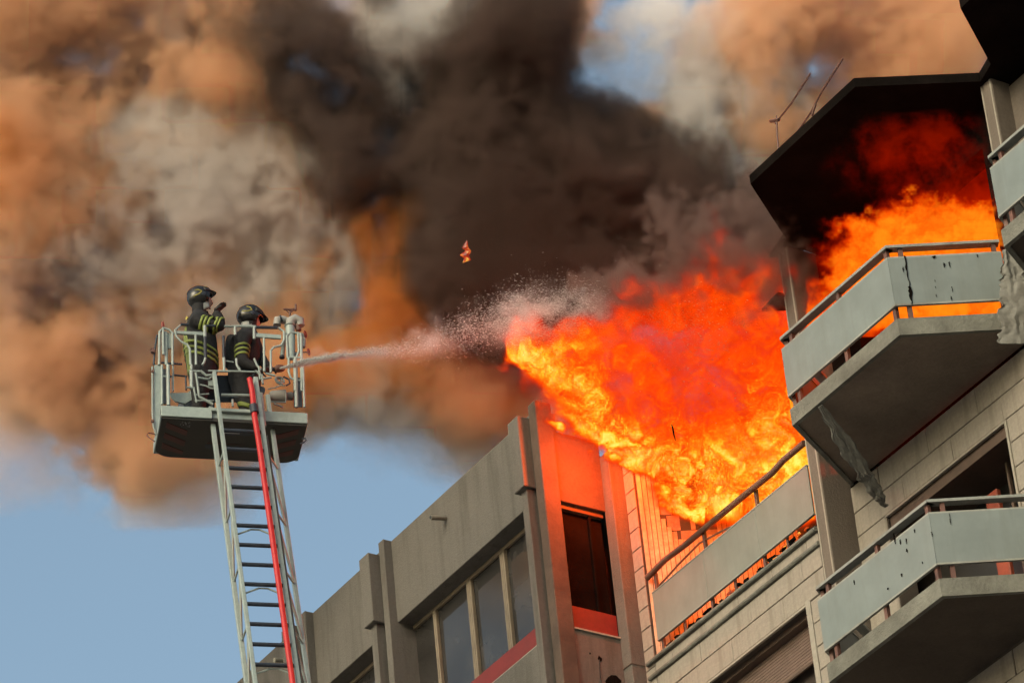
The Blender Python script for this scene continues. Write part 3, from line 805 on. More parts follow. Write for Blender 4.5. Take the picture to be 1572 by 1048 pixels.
PT(ZD, [(540, 400), (600, 420), (640, 440)], .012, 'monitor', 'strap', y=.25)

# ================================================================== WATER CANNON mounted on the basket corner
Kc = broot2('water_cannon', 'grey twin elbow water cannon with red valve wheels on the basket corner', 'water cannon')
def mt(f, L, r, mat='monitor', name='pipe', y=.05, n=14):
    return MB().tube([bp(*f(a, b), (c[0] if c else y)) for a, b, *c in L], r, n).build(name, M[mat], Kc, smooth=True)
mt(ZB, [(745, 700), (742, 560), (738, 440), (735, 340)], [.050, .058, .060, .058], 'grey')
mt(ZB, [(735, 350), (745, 300), (790, 280), (840, 300), (848, 350)], [.058, .066, .068, .062, .052], name='elbow')
mt(ZB, [(720, 300), (660, 285), (600, 290), (595, 345)], [.045, .052, .055, .050], name='elbow', y=.12)
mt(ZB, [(690, 440), (665, 560), (650, 690)], [.026, .028, .030], 'grey2', 'outlet_pipe', y=.14)
mt(ZB, [(650, 675), (650, 695)], .034, 'rubber', 'nozzle_tip', y=.14)
mt(ZB, [(732, 240), (735, 190)], .012, 'post', 'spindle'); mt(ZB, [(665, 170), (800, 180)], [.012, .016], 'post', 'crank'); mt(ZB, [(795, 185), (798, 118)], .014, 'post', 'crank_handle')
mt(ZB, [(700, 185), (732, 215), (765, 185)], .010, 'post', 'crank')
MB().torus(bp(*ZB(640, 270), .05), .035, .012, (1, -.3, .3), 16).build('clamp_ring', M['rubber'], Kc, smooth=True)
MB().torus(bp(*ZB(735, 350), .05), .062, .010, (0, 0, 1), 18).build('clamp_ring', M['grey2'], Kc, smooth=True)
for (a, b) in ((900, 440), (935, 630)):
    c = bp(*ZB(a, b), .02)
    w = MB().torus(c, .042, .007, (.85, -.5, 0), 18).build('valve_wheel', M['red_wheel'], Kc, smooth=True)
    sp = MB()
    for k in range(3):
        q = math.pi * k / 3; d = Vector((.5 * math.cos(q) * .042, .85 * math.cos(q) * .042, math.sin(q) * .042)); sp.tube([c - d, c + d], .004, 5)
    sp.build('wheel_spokes', M['red_wheel'], w)
    MB().tube([c, c - Vector((.11, -.02, 0))], .009, 6).build('spindle', M['post'], Kc)
mt(ZB, [(860, 440), (880, 500), (875, 580)], .03, 'grey2', 'valve_body', y=.04); mt(ZB, [(810, 340), (830, 400)], .035, 'post', 'coupling')

# ================================================================== AERIAL LADDER
LT, LB = at(343, 680, 50.6), at(392, 1048, 48.2)
Ld = (LT - LB).normalized()
Rg = (at(450, 693, 50.6 + .25) - at(343, 690, 50.6)).normalized()
Rg = (Rg - Ld * Rg.dot(Ld)).normalized(); Ln = Rg.cross(Ld).normalized()
if Ln.dot(CF) < 0: Ln = -Ln
L0 = empty('aerial_ladder', (0, 0, 0))
tag(L0, 'grey turntable ladder with dark rungs rising to the rescue basket', 'ladder')
Lg = (P0 - LT).dot(Ld)
tz = -LT.z / Ld.z
base = LT + Ld * tz
L0.matrix_world = Matrix(((Rg.x, Ln.x, Ld.x, base.x), (Rg.y, Ln.y, Ld.y, base.y), (Rg.z, Ln.z, Ld.z, base.z), (0, 0, 0, 1)))
top = (LT - base).length
LM = L0.matrix_world.inverted()
def lp(px, py, y=0.0):
    o = LM @ EYE; d = LM.to_3x3() @ ray(px, py); return o + d * ((y - o.y) / d.y)
zt_ = lp(329, 572).z; zb_ = .6
xi = .5 * (lp(343, 680).x + lp(392, 1048).x)
xr = .5 * (lp(409, 700).x + lp(458, 1040).x)
xo = .5 * (lp(332, 680, .30).x + lp(378, 1048, .30).x); xq = .5 * (lp(422, 680, .30).x + lp(473, 1048, .30).x)
MB().box(xi - .022, xi + .022, -.03, .03, zb_, zt_, .004).build('side_rail', M['grey'], L0)
MB().box(xr - .030, xr + .022, -.03, .03, zb_, zt_ - .05, .004).build('side_rail', M['grey'], L0)
MB().box(xo - .030, xo + .022, .27, .33, zb_, zt_ - .30, .004).build('top_chord', M['grey'], L0)
MB().box(xq - .024, xq + .024, .27, .33, zb_, zt_ - .05, .004).build('top_chord', M['grey'], L0)
MB().box(xr + .028, xr + .040, -.036, .0, zb_, zt_ - 1.0, .002).build('cable', M['black_metal'], L0)
zr = lp(377, 719).z; dz = (lp(377, 719).z - lp(414, 1020).z) / 10.0
k = 0; zz = zr + dz * 2
rm = MB().tube([(xi, 0, 0), (xr, 0, 0)], .026, 10).mesh('rung', True); rm.materials.append(M['rubber'])
while zz > 1.2 and k < 150:
    o = bpy.data.objects.new('rung', rm); COL.objects.link(o); o.parent = L0; o.location = (0, 0, zz)
    zz -= dz; k += 1
jb = MB().tube([(xi - .005, -.01, 0), (xo, .30, 0)], .014, 6).mesh('cross_strut'); jb.materials.append(M['grey'])
jc = MB().tube([(xr, -.01, 0), (xq, .30, 0)], .014, 6).mesh('cross_strut'); jc.materials.append(M['grey'])
seg = dz * 3
ja = MB().tube([(xi, 0, 0), (xo, .30, -seg)], .017, 6).mesh('diagonal_brace'); ja.materials.append(M['grey2'])
jd = MB().tube([(xr, 0, 0), (xq, .30, -seg)], .017, 6).mesh('diagonal_brace'); jd.materials.append(M['grey2'])
chv = MB().tube([(xi + .02, .03, -.12), (xi + (xr - xi) * .40, .03, -.03), (xi + (xr - xi) * .60, .03, -.03), (xr - .02, .03, -.12)], .011, 6).mesh('chevron_brace'); chv.materials.append(M['grey'])
zz = lp(343, 778).z + seg; k = 0
while zz > 2 and k < 50:
    for me_, nm in ((jb, 'cross_strut'), (jc, 'cross_strut'), (ja, 'diagonal_brace'), (jd, 'diagonal_brace')):
        o = bpy.data.objects.new(nm, me_); COL.objects.link(o); o.parent = L0; o.location = (0, 0, zz)
    zz -= seg; k += 1
zz = zr - 3 * dz; k = 0
while zz > 2 and k < 50:
    o = bpy.data.objects.new('chevron_brace', chv); COL.objects.link(o); o.parent = L0; o.location = (0, 0, zz)
    zz -= dz * (3 if k % 2 == 0 else 4); k += 1
# foot of the ladder (outside the picture): a plain turret so that it does not hang in the air
MB().lathe([(1.1, -.6), (1.1, .2), (.6, .35), (.5, .8)], Vector(((xi + xr) / 2, .1, 0)), LM.to_3x3() @ Vector((0, 0, 1)), 20).build('turret', M['grey2'], L0)
# red hose running up the ladder
H = empty('fire_hose', (0, 0, 0)); H.matrix_world = L0.matrix_world.copy(); tag(H, 'bright red hose running up the right side of the ladder', 'hose')
hp = [lp(383, 581, -.06), lp(387, 600, -.06), lp(391, 640, -.06), lp(398, 683, -.06)]
hx = hp[-1].x; P = hp + [Vector((hx, -.06, hp[-1].z - 1 - i)) for i in range(30)]
MB().tube([p for p in P if p.z > .8], .034, 10).build('hose_line', M['hose'], H, smooth=True)
MB().tube([lp(389, 622, -.06), lp(391, 634, -.06)], .05, 10).build('hose_coupling', M['rubber'], H, smooth=True)
# ================================================================== FIREFIGHTERS
def skin_mesh(name, verts, edges, radii, mat, parent=None, sub=2, loc=None, fat=1.0):
    me = bpy.data.meshes.new(name); me.from_pydata([tuple(v) for v in verts], edges, [])
    o = bpy.data.objects.new(name, me); COL.objects.link(o)
    if parent: o.parent = parent
    me.materials.append(mat)
    if not me.skin_vertices: 
        bpy.context.view_layer.objects.active = o
    sk = o.modifiers.new('skin', 'SKIN')
    sk.use_smooth_shade = True
    if not me.skin_vertices:
        bm = bmesh.new(); bm.from_mesh(me); bm.verts.layers.skin.verify(); bm.to_mesh(me); bm.free()
    for i, r in enumerate(radii):
        r = r if isinstance(r, (tuple, list)) else (r, r)
        me.skin_vertices[0].data[i].radius = (r[0] * fat, r[1] * fat)
        me.skin_vertices[0].data[i].use_root = (i == 0)
    ss = o.modifiers.new('sub', 'SUBSURF'); ss.levels = sub; ss.render_levels = sub
    return o

def wrap(o, target, off=.006):
    m = o.modifiers.new('wrap', 'SHRINKWRAP'); m.target = target; m.offset = off; m.wrap_method = 'NEAREST_SURFACEPOINT'
    m.wrap_mode = 'OUTSIDE_SURFACE'
    s = o.modifiers.new('thick', 'SOLIDIFY'); s.thickness = .003; s.offset = 1
    return o

def band(body, p, axis, r, w, mat, n=24, arc=(0, 2 * math.pi), ref=None):
    ax = Vector(axis).normalized(); a = Vector(ref) if ref else (Vector((0, 0, 1)) if abs(ax.z) < .8 else Vector((1, 0, 0)))
    x = (a - ax * a.dot(ax)).normalized(); y = ax.cross(x); V, Fc = [], []
    full = abs(arc[1] - arc[0] - 2 * math.pi) < 1e-3; m = n if full else n + 1
    for j in range(3):
        for i in range(m):
            t = arc[0] + (arc[1] - arc[0]) * i / n
            V.append(p + ax * (w * (j / 2 - .5)) + (x * math.cos(t) + y * math.sin(t)) * r)
    for j in range(2):
        for i in range(n if full else n):
            k = (i + 1) % m
            Fc.append((j * m + i, j * m + k, (j + 1) * m + k, (j + 1) * m + i))
    o = MB().add(V, Fc).build('reflective_band', mat, body, smooth=True)
    return wrap(o, body)

def strip(body, pts, w, side, mat):
    V, Fc = [], []; P = [Vector(p) for p in pts]; side = Vector(side).normalized(); n = 14
    for i in range(n):
        t = i / (n - 1) * (len(P) - 1); k = min(int(t), len(P) - 2); c = P[k].lerp(P[k + 1], t - k)
        for j in range(3): V.append(c + side * w * (j / 2 - .5))
    for i in range(n - 1):
        for j in range(2): Fc.append((i * 3 + j, i * 3 + j + 1, i * 3 + j + 4, i * 3 + j + 3))
    o = MB().add(V, Fc).build('reflective_band', mat, body, smooth=True)
    return wrap(o, body)

def helmet(body, c, f, up, k=1.0):
    f = Vector(f).normalized(); up = Vector(up); up = (up - f * up.dot(f)).normalized(); s = f.cross(up)
    A, Bw, Hh = .172 * k, .140 * k, .172 * k
    def E(az, el, g=1.0, fx=0.0):
        x, y, z = math.cos(el) * math.cos(az), math.cos(el) * math.sin(az), math.sin(el)
        if z < 0: z *= .8
        return c + f * (x * A * g + fx) + s * (y * Bw * g) + up * (z * Hh * g)
    n, m = 28, 12; V, Fc = [], []
    for j in range(m + 1):
        for i in range(n):
            az = 2 * math.pi * i / n
            lo = -.80 - .30 * max(0, -math.cos(az)) if math.cos(az) < .45 else -.10    # open at the face, deep at the nape
            el = lo + (math.pi / 2 - lo) * j / m
            V.append(E(az, el))
    for j in range(m):
        for i in range(n): Fc.append((j * n + i, j * n + (i + 1) % n, (j + 1) * n + (i + 1) % n, (j + 1) * n + i))
    h = MB().add(V, Fc).build('helmet', M['helmet'], body, smooth=True)
    sd_ = h.modifiers.new('t', 'SOLIDIFY'); sd_.thickness = .008; sd_.offset = -1
    # peak over the brow
    V, Fc = [], []
    for j in range(5):
        for i in range(13):
            az = -.95 + 1.9 * i / 12; q = j / 4
            V.append(E(az, .30 - .22 * q, 1.01, .055 * q * math.cos(az * 1.4)))
    for j in range(4):
        for i in range(12): Fc.append((j * 13 + i, j * 13 + i + 1, (j + 1) * 13 + i + 1, (j + 1) * 13 + i))
    b = MB().add(V, Fc).build('peak', M['helmet'], h, smooth=True); b.modifiers.new('t', 'SOLIDIFY').thickness = .006
    # crest ridge, rim, yellow marks on the side and brow
    MB().tube([E(0, .35 + .2 * i, 1.012) for i in range(12)], .009, 6).build('crest', M['helmet'], h, smooth=True)
    for sg in (-1, 1):
        MB().tube([E(sg * a_, e_, 1.015) for a_, e_ in ((2.05, .42), (1.75, .30), (1.62, .10), (1.85, -.02), (2.15, -.05), (2.35, -.02))], .0065, 6).build('yellow_mark', M['gold'], h, smooth=True)
        MB().tube([E(sg * a_, e_, 1.015) for a_, e_ in ((.15, .62), (.35, .52), (.62, .50), (.85, .60))], .006, 6).build('yellow_mark', M['gold'], h, smooth=True)
        MB().lathe([(.028 * k, -.004), (.028 * k, .006), (.012 * k, .010)], E(sg * 1.55, -.15, 1.01), (E(sg * 1.55, -.15, 1.1) - E(sg * 1.55, -.15, 1.0)), 12).build('visor_pivot', M['rubber'], h)
    # raised visor
    V, Fc = [], []
    for j in range(6):
        for i in range(15):
            az = -1.35 + 2.7 * i / 14; V.append(E(az, .12 + .34 * j / 5, 1.045))
    for j in range(5):
        for i in range(14): Fc.append((j * 15 + i, j * 15 + i + 1, (j + 1) * 15 + i + 1, (j + 1) * 15 + i))
    v = MB().add(V, Fc).build('visor', M['glass2'], h, smooth=True); v.modifiers.new('t', 'SOLIDIFY').thickness = .003
    # neck curtain
    V, Fc = [], []
    for j in range(4):
        for i in range(17):
            az = 1.15 + (2 * math.pi - 2.3) * i / 16
            V.append(E(az, -.95 - .05 * j, 1.0 + .04 * j + .02 * math.sin(i * 2.2)) - up * (.020 * j))
    for j in range(3):
        for i in range(16): Fc.append((j * 17 + i, j * 17 + i + 1, (j + 1) * 17 + i + 1, (j + 1) * 17 + i))
    nc = MB().add(V, Fc).build('neck_curtain', M['silver'], h, smooth=True); nc.modifiers.new('t', 'SOLIDIFY').thickness = .004
    # face: brow, eyes, nose, mouth, chin
    V, Fc = [], []; n, m = 16, 12; fc = c + f * .030 - up * .055
    for j in range(m + 1):
        el = -math.pi / 2 + math.pi * j / m
        for i in range(n):
            az = 2 * math.pi * i / n
            x, y, z = math.cos(el) * math.cos(az), math.cos(el) * math.sin(az), math.sin(el)
            r = 1.0
            front = max(0, math.cos(az)) ** 6
            if -.55 < z < .25: r += .22 * math.exp(-((z + .18) / .22) ** 2) * math.exp(-(y / .16) ** 2) * (1 if x > 0 else 0)   # nose
            r -= .08 * math.exp(-((z - .12) / .10) ** 2) * math.exp(-((abs(y) - .38) / .16) ** 2) * (1 if x > 0 else 0)        # sockets
            V.append(fc + f * (x * .092 * r) + s * (y * .074 * r) + up * (z * .115))
    for j in range(m):
        for i in range(n): Fc.append((j * n + i, j * n + (i + 1) % n, (j + 1) * n + (i + 1) % n, (j + 1) * n + i))
    fa = MB().add(V, Fc).build('face', M['skin'], body, smooth=True)
    for sg in (-1, 1):
        MB().lathe([(.001, -.008), (.012, -.004), (.012, .002), (.001, .006)], fc + f * .080 + s * (.030 * sg) + up * .015, f, 10).build('eye', M['label_white'], fa, smooth=True)
    MB().tube([fc + f * .085 + s * t - up * .062 for t in (-.024, -.01, .01, .024)], .0055, 6).build('mouth', M['red_wheel'], fa, smooth=True)
    MB().tube([E(1.35, -.3, .95), fc - up * .125 + f * .03, E(-1.35, -.3, .95)], .006, 6).build('chin_strap', M['rubber'], h, smooth=True)
    return h

def glove(body, wrist, d, palm_n, spread=.9, curl=.5, name='glove'):
    """palm and five fingers as one skinned mesh"""
    d = Vector(d).normalized(); pn = Vector(palm_n); pn = (pn - d * pn.dot(d)).normalized(); s = d.cross(pn)
    V = [wrist, wrist + d * .045, wrist + d * .075]; E_ = [(0, 1), (1, 2)]; R = [(.030, .030), (.040, .024), (.042, .022)]
    for i, (o, L) in enumerate(((-.033, .070), (-.012, .082), (.011, .078), (.032, .062))):
        b = wrist + d * .088 + s * o
        k = len(V)
        V += [b, b + d * L * .5 * math.cos(curl * .5) + pn * L * .5 * math.sin(curl * .5) + s * o * .15,
              b + d * L * (.5 * math.cos(curl * .5) + .45 * math.cos(curl * 1.4)) + pn * L * (.5 * math.sin(curl * .5) + .45 * math.sin(curl * 1.4)) + s * o * .25]
        E_ += [(2, k), (k, k + 1), (k + 1, k + 2)]; R += [(.0125, .0125), (.0115, .0115), (.0095, .0095)]
    k = len(V); b = wrist + d * .035 - s * .038 + pn * .008
    V += [b, b + d * .030 - s * .026 + pn * .018, b + d * .060 - s * .030 + pn * .034]
    E_ += [(1, k), (k, k + 1), (k + 1, k + 2)]; R += [(.015, .015), (.0135, .0135), (.011, .011)]
    return skin_mesh(name, V, E_, R, M['glove'], body, 1)

def person(label, J, limbs, name='person'):
    keys = list(J); idx = {k: i for i, k in enumerate(keys)}
    V = [J[k][0] for k in keys]; R = [J[k][1] for k in keys]
    E_ = [(idx[a], idx[b]) for a, b in limbs]
    o = skin_mesh(name, V, E_, R, M['cloth'], fat=1.27); o.matrix_world = MBK
    tag(o, label, 'person'); return o

# --- first crew member: standing, arms raised, looking up to the right
def q(px, py, y): return bp(px, py, y)
J1 = {'pelvis': (q(311, 575, .30), (.150, .170)), 'belly': (q(310, 552, .30), (.155, .175)), 'chest': (q(306, 520, .30), (.170, .190)), 'upper': (q(304, 497, .30), (.130, .180)),
      'neck': (q(304, 480, .30), (.065, .065)), 'head': (q(306, 466, .30), (.085, .085)), 'crown': (q(308, 456, .30), (.07, .07)),
      'shN': (q(304, 494, .14), (.085, .085)), 'elN': (q(341, 503, .08), (.068, .068)), 'faN': (q(338, 491, .06), (.055, .055)), 'wrN': (q(329, 478, .07), (.040, .040)),
      'shF': (q(311, 492, .46), (.085, .085)), 'elF': (q(341, 497, .50), (.066, .066)), 'wrF': (q(333, 479, .30), (.040, .040)),
      'hpN': (q(307, 592, .22), (.105, .11)), 'knN': (q(306, 615, .20), (.078, .078)), 'anN': (q(304, 642, .22), (.062, .062)), 'toN': (q(313, 648, .22), (.045, .045)),
      'hpF': (q(315, 592, .40), (.105, .11)), 'knF': (q(318, 622, .42), (.078, .078)), 'anF': (q(320, 655, .44), (.062, .062)), 'toF': (q(329, 660, .44), (.045, .045))}
L1 = [('pelvis', 'belly'), ('belly', 'chest'), ('chest', 'upper'), ('upper', 'neck'), ('neck', 'head'), ('head', 'crown'), ('upper', 'shN'), ('shN', 'elN'), ('elN', 'faN'), ('faN', 'wrN'),
      ('upper', 'shF'), ('shF', 'elF'), ('elF', 'wrF'), ('pelvis', 'hpN'), ('hpN', 'knN'), ('knN', 'anN'), ('anN', 'toN'), ('pelvis', 'hpF'), ('hpF', 'knF'), ('knF', 'anF'), ('anF', 'toF')]
p1 = person('standing person in black turnout gear and helmet, both arms raised towards the face', J1, L1)
up1 = (q(300, 440, .3) - q(306, 470, .3)); f1 = (q(330, 450, .3) - q(300, 459, .3)) + Vector((0, .03, 0))
helmet(p1, q(307.5, 458, .30), f1, up1, 1.0)
aN = (J1['elN'][0] - J1['shN'][0]); aN_u = aN.normalized()
for t in (.18, .33, .48): band(p1, J1['shN'][0] + aN * t, aN_u, .11, .030, M['lime'])
aF = J1['faN'][0] - J1['elN'][0]
for t in (.75, .88): band(p1, J1['shN'][0] + aN * t, aN_u, .10, .026, M['lime'])
for k, yy in enumerate((540, 548, 556)): band(p1, q(310, yy, .30), (q(309, 500, .3) - q(310, 560, .3)) + Vector((.16, 0, 0)), .27, .034, M['lime'], 32)
for dx in (0, 7): strip(p1, [q(281 + dx, 502, .16 + dx * .012), q(280 + dx, 535, .14 + dx * .012), q(281 + dx, 575, .16 + dx * .012)], .045, (.3, -1, 0), M['lime'])
glove(p1, J1['wrN'][0], q(342, 464, .06) - q(330, 477, .06), (0, 0, -1), curl=.25)
glove(p1, J1['wrF'][0], q(342, 466, .25) - q(332, 478, .30), (0, 0, -1), curl=.35)
# chin guard / breathing cylinder on the back
MB().lathe([(.012, 0), (.022, .01), (.022, .02)], q(288, 489, .20), (-1, -.6, 0), 12).build('harness_ring', M['gold'], p1, smooth=True)
# --- second crew member: leaning on the front rail behind the hose branch
J2 = {'pelvis': (q(378, 590, .50), (.150, .165)), 'belly': (q(374, 570, .50), (.150, .165)), 'chest': (q(374, 540, .48), (.165, .180)), 'upper': (q(377, 518, .46), (.130, .175)),
      'neck': (q(382, 505, .44), (.065, .065)), 'head': (q(385, 494, .44), (.085, .085)), 'crown': (q(386, 486, .44), (.07, .07)),
      'shN': (q(372, 520, .30), (.088, .088)), 'elN': (q(371, 556, .22), (.068, .068)), 'wrN': (q(398, 567, .20), (.042, .042)),
      'shF': (q(386, 516, .62), (.085, .085)), 'elF': (q(397, 546, .62), (.066, .066)), 'wrF': (q(412, 565, .34), (.042, .042)),
      'hpN': (q(372, 606, .42), (.105, .11)), 'knN': (q(380, 625, .34), (.080, .080)), 'anN': (q(370, 655, .40), (.062, .062)), 'toN': (q(380, 660, .40), (.045, .045)),
      'hpF': (q(385, 606, .58), (.105, .11)), 'knF': (q(395, 630, .58), (.080, .080)), 'anF': (q(388, 662, .60), (.062, .062)), 'toF': (q(398, 667, .60), (.045, .045)),
      'bk': (q(352, 528, .50), (.10, .13)), 'bk2': (q(349, 552, .50), (.09, .12))}
L2 = [('pelvis', 'belly'), ('belly', 'chest'), ('chest', 'upper'), ('upper', 'neck'), ('neck', 'head'), ('head', 'crown'), ('upper', 'shN'), ('shN', 'elN'), ('elN', 'wrN'),
      ('upper', 'shF'), ('shF', 'elF'), ('elF', 'wrF'), ('pelvis', 'hpN'), ('hpN', 'knN'), ('knN', 'anN'), ('anN', 'toN'), ('pelvis', 'hpF'), ('hpF', 'knF'), ('knF', 'anF'), ('anF', 'toF')]
bk = {k: J2.pop(k) for k in ('bk', 'bk2')}
p2 = person('person in black turnout gear and helmet aiming the hose branch beside the water cannon', J2, L2)
up2 = (q(383, 466, .44) - q(385, 498, .44)); f2 = (q(412, 492, .44) - q(375, 486, .44)) + Vector((0, .02, 0))
helmet(p2, q(384, 487, .44), f2, up2, 1.02)
a2 = J2['elN'][0] - J2['shN'][0]
for t in (.42, .60, .78): band(p2, J2['shN'][0] + a2 * t, a2.normalized() + Vector((.12, 0, 0)), .11, .034, M['lime'])
band(p2, J2['knN'][0], (J2['anN'][0] - J2['knN'][0]), .12, .06, M['lime'])
glove(p2, J2['wrN'][0], q(410, 567, .20) - q(398, 566, .20), (0, 1, 0), curl=.9)
glove(p2, J2['wrF'][0], q(424, 566, .26) - q(412, 564, .34), (0, -.3, -1), curl=.8)
# air cylinder on the back
MB().lathe([(.03, 0), (.070, .04), (.078, .10), (.078, .40), (.060, .47), (.02, .50)], q(353, 566, .50), q(356, 515, .50) - q(353, 566, .50), 16).build('air_cylinder', M['cloth'], p2, smooth=True)
# branch pipe held by the second
br = broot2('hose_branch', 'dark hose branch held by the bending firefighter, spraying water to the right', 'hose nozzle')
b0, b1_, b2_ = bp(396, 568, .24), bp(420, 566.5, .24), bp(433, 565, .24)
MB().tube([b0, b1_], .028, 10).build('barrel', M['rubber'], br, smooth=True)
MB().lathe([(.03, 0), (.046, .02), (.050, .06), (.042, .10), (.030, .12)], bp(422, 566.3, .24), b2_ - b1_, 16).build('head', M['post'], br, smooth=True)
MB().tube([bp(402, 572, .24), bp(398, 580, .24)], .012, 8).build('grip', M['rubber'], br, smooth=True)
MB().tube([bp(396, 568, .24), bp(388, 578, .30), bp(384, 600, .42), bp(386, 640, .55)], .030, 10).build('supply_hose', M['rubber'], br, smooth=True)

# ================================================================== WATER: spray of drops from the branch to the fire
def drops(name, path, n, seed, mat):
    rnd = np.random.RandomState(seed)
    P = np.array([list(at(a, b, d)) for a, b, d, s_, w in path]); Sg = np.array([s_ for *_, s_, w in path]); Wt = np.array([w for *_, w in path], float)
    seg = np.arange(len(path) - 1); ln = np.linalg.norm(P[1:] - P[:-1], axis=1) * (Wt[1:] + Wt[:-1]); ln /= ln.sum()
    k = rnd.choice(seg, n, p=ln); t = rnd.rand(n)[:, None]
    c = P[k] * (1 - t) + P[k + 1] * t; sg = (Sg[k][:, None] * (1 - t) + Sg[k + 1][:, None] * t)
    off = rnd.randn(n, 3) * sg
    # clumps
    ph = rnd.rand(3, 3) * 9
    c = c + off + .25 * sg * np.sin(c * 9 + ph[0]) 
    dr = P[k + 1] - P[k]; dr /= np.linalg.norm(dr, axis=1)[:, None]
    size = .0013 + .0026 * rnd.rand(n) ** 4 + .0012 * (sg[:, 0] < .05)
    st = size * (1.5 + 4.0 * rnd.rand(n))
    a = np.cross(dr, [0, 0, 1]); a /= np.linalg.norm(a, axis=1)[:, None]; b = np.cross(dr, a)
    V = np.stack([c + dr * st[:, None], c - dr * st[:, None], c + a * size[:, None], c - a * size[:, None], c + b * size[:, None], c - b * size[:, None]], 1).reshape(-1, 3)
    base_f = np.array([(0, 2, 4), (0, 4, 3), (0, 3, 5), (0, 5, 2), (1, 4, 2), (1, 3, 4), (1, 5, 3), (1, 2, 5)])
    Fa = (base_f[None] + (np.arange(n) * 6)[:, None, None]).reshape(-1, 3)
    me = bpy.data.meshes.new(name); me.vertices.add(len(V)); me.vertices.foreach_set('co', V.ravel())
    me.loops.add(Fa.size); me.loops.foreach_set('vertex_index', Fa.ravel().astype(np.int32))
    me.polygons.add(len(Fa)); me.polygons.foreach_set('loop_start', np.arange(0, Fa.size, 3, dtype=np.int32)); me.polygons.foreach_set('loop_total', np.full(len(Fa), 3, dtype=np.int32))
    me.update(calc_edges=True); me.materials.append(mat)
    o = bpy.data.objects.new(name, me); COL.objects.link(o); tag(o, kind='stuff'); return o
mw = bpy.data.materials.new('water_drops'); mw.use_nodes = True; t = mw.node_tree; pr_ = t.nodes['Principled BSDF']
pr_.inputs['Base Color'].default_value = (.75, .75, .75, 1); pr_.inputs['Roughness'].default_value = .3; pr_.inputs['Transmission Weight'].default_value = .5; pr_.inputs['IOR'].default_value = 1.33
JET = [(431, 565, 51.2, .004, 2.5), (470, 556, 51.3, .018, 3.2), (520, 548, 51.4, .022, .8), (600, 540, 51.6, .045, .25), (680, 517, 51.9, .11, .6), (760, 494, 52.2, .16, 1.1), (840, 482, 52.4, .19, 1.8), (905, 486, 52.5, .18, 2.0), (935, 492, 52.5, .17, .7), (1090, 520, 52.2, .34, .35)]
drops('water_spray', JET, 34000, 5, mw)
core = MB().tube([at(431, 565, 51.2), at(470, 556.5, 51.3), at(505, 550, 51.4), at(540, 547, 51.5)], [.010, .022, .018, .004], 10).build('water_jet', mw, smooth=True)
tag(core, 'white jet of water shooting right out of the hose branch towards the fire', 'water jet')
# ================================================================== SMOKE AND FLAMES (real volumes, densities computed on 3-D grids)
def grf(shape, slope, seed, lo=2.0, aniso=(1, 1, 1)):
    """random field with a power law spectrum, mean 0, deviation 1"""
    rs = np.random.RandomState(seed)
    f = np.fft.rfftn(rs.standard_normal(shape).astype(np.float32))
    k = [np.fft.fftfreq(shape[0]) * shape[0] / max(shape) * aniso[0], np.fft.fftfreq(shape[1]) * shape[1] / max(shape) * aniso[1], np.fft.rfftfreq(shape[2]) * shape[2] / max(shape) * aniso[2]]
    k = [np.fft.fftfreq(shape[0]) * max(shape) * aniso[0], np.fft.fftfreq(shape[1]) * max(shape) * aniso[1], np.fft.rfftfreq(shape[2]) * max(shape) * aniso[2]]
    kk = np.sqrt(k[0][:, None, None] ** 2 + k[1][None, :, None] ** 2 + k[2][None, None, :] ** 2)
    amp = np.where(kk < lo, 0, np.maximum(kk, 1e-3) ** (-slope))
    r = np.fft.irfftn(f * amp, s=shape).astype(np.float32)
    return (r - r.mean()) / r.std()

def gather(a, x, y, z):
    """nearest sample with wrap-around"""
    nx, ny, nz = a.shape
    return a[np.rint(x).astype(np.int32) % nx, np.rint(y).astype(np.int32) % ny, np.rint(z).astype(np.int32) % nz]

class Grid:
    def __init__(s, px0, px1, py0, py1, d0, d1, vx, vz):
        s.d0, s.d1 = d0, d1
        dm = d1
        s.x0, s.x1 = (px0 - 786) / 6496.4 * dm, (px1 - 786) / 6496.4 * dm
        s.y0, s.y1 = (524 - py1) / 6496.4 * (d0 if py1 < 524 else dm), (524 - py0) / 6496.4 * dm
        s.n = [max(8, int(round((s.x1 - s.x0) / vx)) + 1), max(8, int(round((s.y1 - s.y0) / vx)) + 1), max(8, int(round((d1 - d0) / vz)) + 1)]
        s.vx, s.vz = vx, vz
        X = np.linspace(s.x0, s.x1, s.n[0], dtype=np.float32)[:, None, None]
        Y = np.linspace(s.y0, s.y1, s.n[1], dtype=np.float32)[None, :, None]
        Dd = np.linspace(d1, d0, s.n[2], dtype=np.float32)[None, None, :]      # local z = -depth rises
        s.X, s.Y, s.D = X, Y, Dd
        s.px = 786 + 6496.4 * X / Dd + 0 * Y
        s.py = 524 - 6496.4 * Y / Dd + 0 * X
    def facade(s):
        """facade coordinates of every voxel"""
        w = [CR[i] * s.X + CU[i] * s.Y + CF[i] * s.D for i in range(3)]
        return ((w[0] * BU.x + w[1] * BU.y) / S - U0, (w[0] * BN.x + w[1] * BN.y) / S - N0, w[2] / S)
    def ijk(s):
        return np.meshgrid(*[np.arange(k, dtype=np.float32) for k in s.n], indexing='ij', sparse=True)

